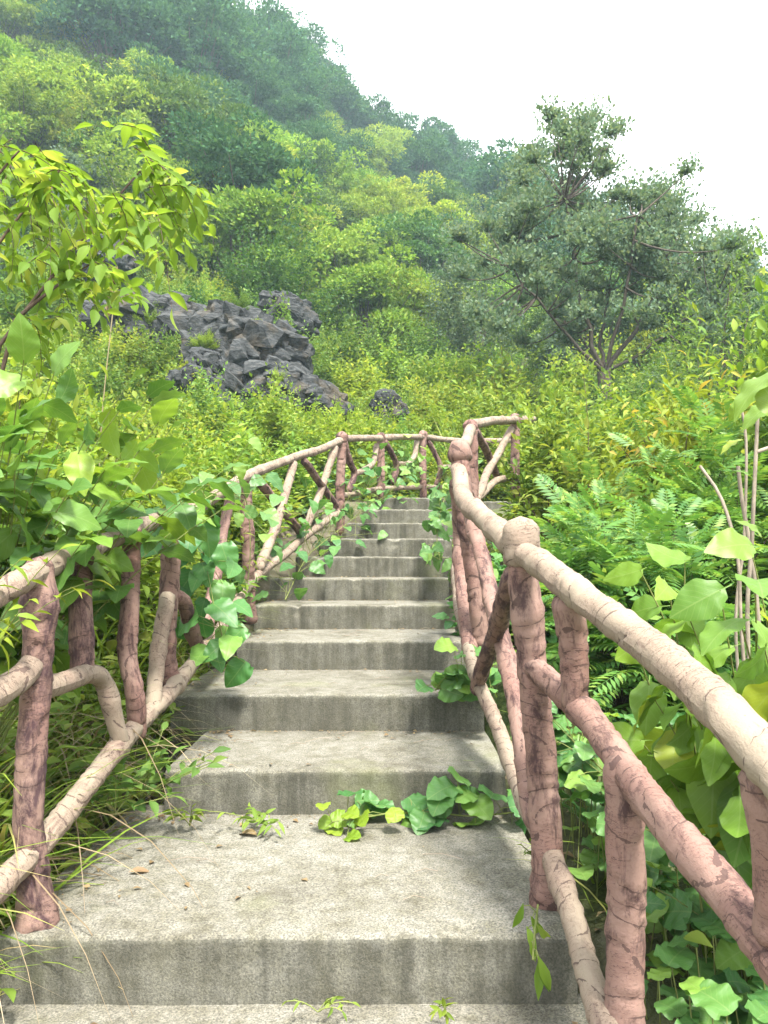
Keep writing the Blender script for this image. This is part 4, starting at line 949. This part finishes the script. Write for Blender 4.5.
creeper('vine spilling from the right railing onto the upper steps', [(447, 490, 6.2), (440, 515, 5.7), (437, 540, 5.4), (440, 560, 5.2)], 46, (.08, .13), HEART, 'vine', 5, hang=.6, jit=.06, face=(-.2, -.8, .7))
creeper('broad-leaved creeper lying on the right half of the second tread', [(338, 818, 2.72), (385, 814, 2.75), (430, 812, 2.75), (470, 816, 2.72), (520, 812, 2.75)], 24, (.075, .115), ROUND, 'vine', 6, hang=0, jit=.04, h=.035, face=(0, -.55, .9), wide=(.95, 1.15))
creeper('small yellow-green tip of the creeper on the second tread', [(395, 812, 2.69), (362, 818, 2.68), (332, 822, 2.67)], 9, (.045, .065), ROUND, 'vinelime', 7, hang=-.1, jit=.03, h=.02, face=(0, -.6, .8))
creeper('low creeper at the right end of the fourth riser', [(435, 690, 3.4), (455, 684, 3.42), (475, 688, 3.4), (492, 700, 3.3)], 20, (.08, .13), ROUND, 'vine', 8, hang=0, jit=.04, h=.05, face=(0, -.6, .9))
creeper('creeper on the earth under the near right railing', [(572, 740, 2.8), (612, 780, 2.5), (655, 830, 2.3), (700, 870, 2.1), (720, 930, 1.95)], 70, (.06, .10), ROUND, 'vine', 9, hang=0, jit=.12, h=.08)
creeper('thin shoot with narrow leaves hanging at the right end of the first riser', [(538, 905, 2.0), (535, 930, 1.9), (533, 960, 1.85)], 8, (.05, .08), LANCE, 'lime', 10, hang=1.2, jit=.02, h=.0, face=(0, -1, .3))

# weeds
def weed(label, px, py, Y, n, size, tmpl, leaf, seed, h=.10, spread=.07, group='weeds on the steps'):
    rng = np.random.default_rng(seed); base = P(px, py, Y)
    root = tag(empty('weed', base), label, 'weed', group)
    st, fo = MB(), MB()
    for q in range(n):
        e = np.array([rng.normal(0, spread), rng.normal(0, spread * .5), rng.uniform(.3, 1) * h]); m = e * .5 + np.array([0, 0, .02])
        B = np.array([[np.zeros(3), m, e]]); p, _ = bez(B, np.linspace(0, 1, 5)[None]); add_tube(st, p[0], .0015, 4)
        twig_leaves(fo, rng, B, 4, .35, size, tmpl, spread=.9, fwd=.5, droop=.05, nup=.8)
    link('stem', st.mesh('stem', 'stem'), root); link('foliage', fo.mesh('foliage', leaf), root)
weed('small bright weed at the left foot of the second riser', 190, 826, 2.66, 5, (.045, .07), LANCE, 'lime', 1, .09, .05)
weed('flat green weed with dead leaves at the foot of the second riser', 262, 824, 2.67, 9, (.04, .06), LANCE, 'bright', 2, .05, .10)
weed('leafy weed beside the left bottom rail, at the edge of the second tread', 140, 800, 2.66, 12, (.05, .085), OVAL, 'mid', 3, .20, .14)
weed('low plant with wider leaves left of the second riser', 115, 815, 2.55, 10, (.06, .10), OVAL, 'mid', 4, .16, .10)
weed('tiny seedlings in the joint below the first riser', 445, 1017, 1.84, 5, (.022, .036), LANCE, 'lime', 5, .03, .03)
weed('sparse seedling on the lowest landing near its middle', 318, 1012, 1.86, 4, (.022, .036), LANCE, 'bright', 6, .025, .04)
weed('tiny weed on the left end of the fourth tread', 160, 735, 3.0, 5, (.04, .07), LANCE, 'bright', 7, .10, .08)
weed('weed beside the right post foot on the first tread', 540, 870, 2.25, 7, (.03, .05), LANCE, 'bright', 8, .14, .03)

# grass on the left bank, ground cover on the right bank
def strip(nseg=5, bend=.55):
    V, F, U = [], [], []
    for i in range(nseg + 1):
        t = i / nseg; w = .5 * (1 - t ** 1.6) + .02; ang = bend * t * 2.1
        y = t * math.cos(ang * .5); z = -t * math.sin(ang * .5)
        V += [(-w, y, z), (w, y, z)]; U += [(0, t), (1, t)]
    for i in range(nseg): F.append((2 * i, 2 * i + 1, 2 * i + 3, 2 * i + 2))
    return np.array(V, float), np.array(F), np.array(U)
ST1, ST2, ST3 = strip(5, .35), strip(6, .75), strip(7, 1.15)
def blades(mb, rng, n, xr, yr, ln, wd, mat, tmpl, lean=.35, clump=0):
    x = rng.uniform(*xr, n); y = rng.uniform(*yr, n)
    if clump: cx = rng.uniform(*xr, clump); cy = rng.uniform(*yr, clump); c = rng.integers(0, clump, n); x = cx[c] + rng.normal(0, .07, n); y = cy[c] + rng.normal(0, .07, n)
    ok = (x < -.93 + .05 * rng.normal(0, 1, n)) | (x > .55)
    x, y = x[ok], y[ok]; n = len(x)
    pos = np.stack([x, y, terr(x, y) - .01], 1)
    a = rng.random(n) * 6.28
    D = np.stack([np.cos(a) * lean, np.sin(a) * lean, np.ones(n)], 1) + rng.normal(0, .12, (n, 3))
    N = np.stack([-np.cos(a), -np.sin(a), np.full(n, .3)], 1)
    put_leaves(mb, tmpl, pos, D, N, rng.uniform(*ln, n), rng.uniform(*wd, n), mat)
rng = np.random.default_rng(12); gm = MB()
blades(gm, rng, 4200, (-2.0, -.93), (1.0, 4.5), (.18, .42), (.010, .018), 0, ST2, .4, 170)
blades(gm, rng, 1500, (-2.6, -1.12), (1.2, 4.8), (.5, .95), (.007, .014), 0, ST2, .3, 60)
blades(gm, rng, 450, (-2.6, -1.15), (1.4, 4.8), (.55, 1.0), (.005, .010), 1, ST3, .35, 50)
blades(gm, rng, 220, (-1.6, -1.05), (2.0, 3.6), (.25, .45), (.006, .011), 1, ST3, .5, 60)
blades(gm, rng, 500, (-1.35, -.92), (1.5, 2.9), (.16, .34), (.014, .024), 0, ST3, .5, 40)
blades(gm, rng, 900, (.55, 3.2), (1.0, 6), (.15, .4), (.006, .012), 0, ST2, .4, 120)
blades(gm, rng, 700, (-4, -1.2), (4.5, 9.5), (.3, .8), (.01, .018), 0, ST2, .35, 60)
tag(link('grass', gm.mesh('grass', ['grass', 'dry'])), 'long green and dry grass behind the left railing', 'grass', kind='stuff')
# a nearer tuft at the bottom left corner
def tuft(label, x, y, n, ln, wd, seed, tmpl=ST3, leaf='grass', name='grass_tuft', lean=.6):
    rng = np.random.default_rng(seed); mb = MB(); z = float(terr(x, y))
    a = rng.random(n) * 6.28
    D = np.stack([np.cos(a) * lean, np.sin(a) * lean, np.ones(n)], 1) + rng.normal(0, .15, (n, 3)); N = np.stack([-np.cos(a), -np.sin(a), np.full(n, .3)], 1)
    put_leaves(mb, tmpl, rng.normal(0, .03, (n, 3)) * np.array([1, 1, 0]), D, N, rng.uniform(*ln, n), rng.uniform(*wd, n))
    tag(link(name, mb.mesh(name, leaf), None, (x, y, z)), label, 'grass tuft', 'grass tufts beside the stairs')
tuft('broad-bladed grass tuft at the bottom left corner in front of the first railing post', -.99, 1.72, 34, (.18, .34), (.012, .02), 1)
tuft('arching grass tuft between the left bottom rail and the second riser', -1.0, 2.45, 60, (.2, .42), (.008, .014), 2)
tuft('yellowed grass tuft behind the first left railing post', -1.15, 2.2, 50, (.4, .75), (.006, .011), 3, ST3, 'dry')
tuft('tall reed-like grass clump behind the broad-leaved shrub on the left', -1.9, 4.2, 90, (.9, 1.6), (.014, .024), 4, ST2, 'grass', lean=.22)
tuft('slim reed clump standing behind the upper right railing', 1.2, 11.0, 60, (1.2, 2.0), (.02, .03), 5, ST1, 'grass', lean=.2)
gm = MB(); rng = np.random.default_rng(14)
n = 1300; x = rng.uniform(.58, 3.4, n); y = rng.uniform(1.3, 7.0, n); x[:400] = rng.uniform(.6, 1.3, 400); y[:400] = rng.uniform(1.5, 3.2, 400)
h = rng.uniform(.04, .26, n); a = rng.random(n) * 6.28
pos = np.stack([x, y, terr(x, y) + h], 1)
D = np.stack([np.cos(a), np.sin(a), rng.uniform(-.3, .3, n)], 1)
put_leaves(gm, ROUND, pos, D, np.array([0, -.35, 1.0]) + rng.normal(0, .28, (n, 3)), rng.uniform(.05, .10, n), None, 0)
for q in range(n): add_tube(gm, np.array([pos[q] - np.array([0, 0, h[q] + .02]) + rng.normal(0, .02, 3) * np.array([1, 1, 0]), pos[q]]), .0018, 4, 1)
n = 2600; x = rng.uniform(-3.2, -.93, n); y = rng.uniform(1.6, 8.5, n); x[300:1200] = rng.uniform(-1.5, -.9, 900); y[300:1200] = rng.uniform(1.7, 4.0, 900); x[:300] = rng.uniform(.6, 3, 300)
pos = np.stack([x, y, terr(x, y) + rng.uniform(.02, .3, n)], 1); a = rng.random(n) * 6.28
put_leaves(gm, OVAL, pos, np.stack([np.cos(a), np.sin(a), rng.uniform(-.2, .5, n)], 1), np.array([0, -.2, 1.0]) + rng.normal(0, .3, (n, 3)), rng.uniform(.05, .10, n), None, 2)
tag(link('ground_cover', gm.mesh('ground_cover', ['vine', 'stem', 'bright'])), 'low round-leaved plants covering the earth beside the stairs', 'ground cover', kind='stuff')

# litter on the steps
def tread_z(x, y):
    z = 0.0
    for n_ in NOSE:
        if y > n_[0] + .01: z = n_[1]
    return z
rng = np.random.default_rng(31); lm = MB()
pos, S = [], []
for q in range(330):
    s_ = rng.integers(0, 6); y0 = NOSE[s_][0]; y1 = NOSE[s_ + 1][0]
    side = rng.random()
    yy = y1 - abs(rng.normal(0, .06)) - .01 if side < .55 else rng.uniform(y0 + .05, y1 - .02)
    xx = rng.uniform(NOSE[s_][2] + .03, NOSE[s_][3] - .05) if rng.random() < .45 else NOSE[s_][2] + abs(rng.normal(0, .12)) + .02
    pos.append((xx, yy, tread_z(xx, yy) + .006)); S.append(rng.uniform(.008, .034))
for q in range(30): xx, yy = rng.uniform(-.8, .45), rng.uniform(1.7, 1.86); pos.append((xx, yy, .006)); S.append(rng.uniform(.015, .045))
for q in range(200): xx, yy = rng.uniform(.5, 1.4), rng.uniform(1.2, 3.5); pos.append((xx, yy, float(terr(xx, yy)) + .012)); S.append(rng.uniform(.02, .06))
for q in range(1500):   # crumbs of soil in the joints
    s_ = rng.integers(0, 6); y1 = NOSE[s_ + 1][0]; x0_, x1_ = max(NOSE[s_][2], NOSE[s_ + 1][2] - .1), NOSE[s_][3]
    if rng.random() < .6: xx = rng.uniform(x0_ + .02, x1_ - .02); yy = y1 - abs(rng.normal(0, .018)) - .004
    else: xx = NOSE[s_][2] + .02 + abs(rng.normal(0, .05)); yy = rng.uniform(NOSE[s_][0] + .03, y1 - .01)
    pos.append((xx, yy, tread_z(xx, yy) + .004)); S.append(rng.uniform(.004, .012))
pos = np.array(pos); n = len(pos); a = rng.random(n) * 6.28
put_leaves(lm, KITE, pos, np.stack([np.cos(a), np.sin(a), rng.uniform(-.05, .15, n)], 1), np.array([0, 0, 1.0]) + rng.normal(0, .25, (n, 3)), np.array(S))
for q in range(26):
    s_ = rng.integers(0, 4); y1 = NOSE[s_ + 1][0]; xx = rng.uniform(-.78, .3); yy = rng.uniform(NOSE[s_][0] + .1, y1 - .02); L = rng.uniform(.04, .13); a = rng.normal(0, .5)
    z = tread_z(xx, yy) + .006; d = np.array([math.cos(a), math.sin(a), 0]) * L
    p = np.array([(xx, yy, z), (xx + d[0] * .5, min(yy + d[1] * .5 + .01, y1 - .01), z + .006), (xx + d[0], min(yy + d[1], y1 - .01), z + .002)]); add_tube(lm, p, .0011, 4, 1)
tag(link('leaf_litter', lm.mesh('leaf_litter', ['litter', 'greybark'])), 'dead leaf scraps and bits of straw lying on the treads', 'litter', kind='stuff')
def one_leaf(px, py, Y, s, label, ang):
    mb = MB(); put_leaves(mb, LANCE if s < .06 else OVAL, np.zeros((1, 3)), np.array([[math.cos(ang), math.sin(ang), .05]]), np.array([[.1, -.2, 1.0]]), np.array([s]))
    p = P(px, py, Y); tag(link('dead_leaf', mb.mesh('dead_leaf', 'litter'), None, (p[0], p[1], tread_z(p[0], p[1]) + .008)), label, 'dead leaf', 'single dead leaves on the steps')
one_leaf(131, 864, 2.32, .06, 'dark curled dead leaf on the left part of the second tread', .4)
one_leaf(236, 890, 2.14, .03, 'tiny dark dead leaf in the middle of the second tread', 1.2)
one_leaf(398, 1006, 1.8, .05, 'brown dead leaf on the lowest landing', -.3)
one_leaf(255, 828, 2.63, .085, 'tan dead leaf lying beside the flat weed', 2.6)
cb = np.array(P(352, 1011, 1.795)); cb[2] = .010
root = tag(empty('cigarette_butt', cb), 'cigarette butt with orange filter on the lowest landing', 'cigarette butt')
mb = MB(); add_tube(mb, np.array([[-.004, 0, 0], [-.0035, 0, 0], [.018, .003, 0], [.0185, .003, 0]]), [.0001, .0038, .0038, .0001], 10); link('paper', mb.mesh('paper', 'paper'), root)
mb = MB(); add_tube(mb, np.array([[-.0225, -.003, 0], [-.022, -.003, 0], [-.0045, 0, 0], [-.0042, 0, 0]]), [.0001, .0039, .0039, .0001], 10); link('filter', mb.mesh('filter', 'filter'), root)
# feathery seed head standing in front of the rocks
pb = np.array(P(106, 320, 5.0)); pb[2] = float(terr(pb[0], 5.0))
root = tag(empty('dry_grass_stalk', pb), 'pale dry seed head on a tall stalk in front of the rocks', 'grass stalk')
tp = np.array(P(117, 272, 5.0)) - pb; mb = MB(); add_tube(mb, spline([np.zeros(3), tp * .5 + np.array([-.05, 0, 0]), tp], .1), .004, 5); link('stem', mb.mesh('stem', 'dry'), root)
mb = MB(); rng = np.random.default_rng(2); k = 160; t = rng.random(k); q0 = tp + (np.array(P(106, 318, 5.0)) - np.array(P(117, 272, 5.0))) * t[:, None]
put_leaves(mb, KITE_THIN, q0, np.array([.1, 0, 1.0]) + rng.normal(0, .3, (k, 3)), rng.normal(0, 1, (k, 3)), rng.uniform(.03, .06, k)); link('seed_head', mb.mesh('seed_head', 'dry'), root)

# ------------------------------------------------------------------ air
hz = MB(); x0, x1, y0, y1, z0, z1 = -175, 175, -65, 265, -12, 95
V = [(x0, y0, z0), (x1, y0, z0), (x1, y1, z0), (x0, y1, z0), (x0, y0, z1), (x1, y0, z1), (x1, y1, z1), (x0, y1, z1)]
hz.add(V, [(0, 3, 2, 1), (4, 5, 6, 7), (0, 1, 5, 4), (1, 2, 6, 5), (2, 3, 7, 6), (3, 0, 4, 7)])
N = NT('haze_air'); vol = N.n('ShaderNodeVolumePrincipled', {'Color': (.66, .86, 1, 1), 'Density': .00115, 'Anisotropy': 0.0})
N.t.links.new(vol.outputs[0], N.out.inputs['Volume'])
tag(link('haze', hz.mesh('haze', N.m, False)), 'pale haze over the hill', 'haze', kind='stuff')

# ------------------------------------------------------------------ light
SUN_EL, SUN_AZ = rad(62), rad(158)      # azimuth from +Y towards +X
sun_d = bpy.data.lights.new('sun', 'SUN'); sun_d.energy = 2.1; sun_d.angle = rad(10); sun_d.color = (1, .96, .88)
sun = bpy.data.objects.new('sun', sun_d); COL.objects.link(sun)
dirv = Vector((math.sin(SUN_AZ) * math.cos(SUN_EL), math.cos(SUN_AZ) * math.cos(SUN_EL), math.sin(SUN_EL)))
sun.rotation_euler = dirv.to_track_quat('Z', 'Y').to_euler()
w = bpy.data.worlds.new('World'); scene.world = w; w.use_nodes = True
nt = w.node_tree; nt.nodes.clear()
sky = nt.nodes.new('ShaderNodeTexSky'); sky.sky_type = 'NISHITA'; sky.sun_disc = False
sky.sun_elevation = SUN_EL; sky.sun_rotation = SUN_AZ; sky.air_density = 1.0; sky.dust_density = 6.0; sky.ozone_density = 1.0
hs = nt.nodes.new('ShaderNodeHueSaturation'); hs.inputs['Saturation'].default_value = .18; hs.inputs['Value'].default_value = 1.0
mx = nt.nodes.new('ShaderNodeMix'); mx.data_type = 'RGBA'; mx.inputs[0].default_value = .6; mx.inputs[7].default_value = (9, 9.2, 9.5, 1)
bg = nt.nodes.new('ShaderNodeBackground'); bg.inputs['Strength'].default_value = .07
ow = nt.nodes.new('ShaderNodeOutputWorld')
nt.links.new(sky.outputs[0], hs.inputs['Color']); nt.links.new(hs.outputs[0], mx.inputs[6]); nt.links.new(mx.outputs[2], bg.inputs[0]); nt.links.new(bg.outputs[0], ow.inputs[0])

# ------------------------------------------------------------------ render settings
scene.render.engine = 'CYCLES'
cy = scene.cycles
cy.max_bounces = 8; cy.diffuse_bounces = 6; cy.glossy_bounces = 1; cy.transmission_bounces = 6; cy.volume_bounces = 1; cy.transparent_max_bounces = 4
cy.use_adaptive_sampling = True; cy.adaptive_threshold = .01
cy.use_denoising = DENOISE
try: cy.denoiser = 'OPENIMAGEDENOISE'; cy.denoising_input_passes = 'RGB_ALBEDO_NORMAL'
except Exception: pass
cy.caustics_reflective = cy.caustics_refractive = False
cy.sample_clamp_indirect = 6
vs = scene.view_settings
vs.view_transform = 'Standard'; vs.look = 'None'; vs.gamma = 1; vs.exposure = 2.7; vs.use_curve_mapping = False
print('PLACED', counts)
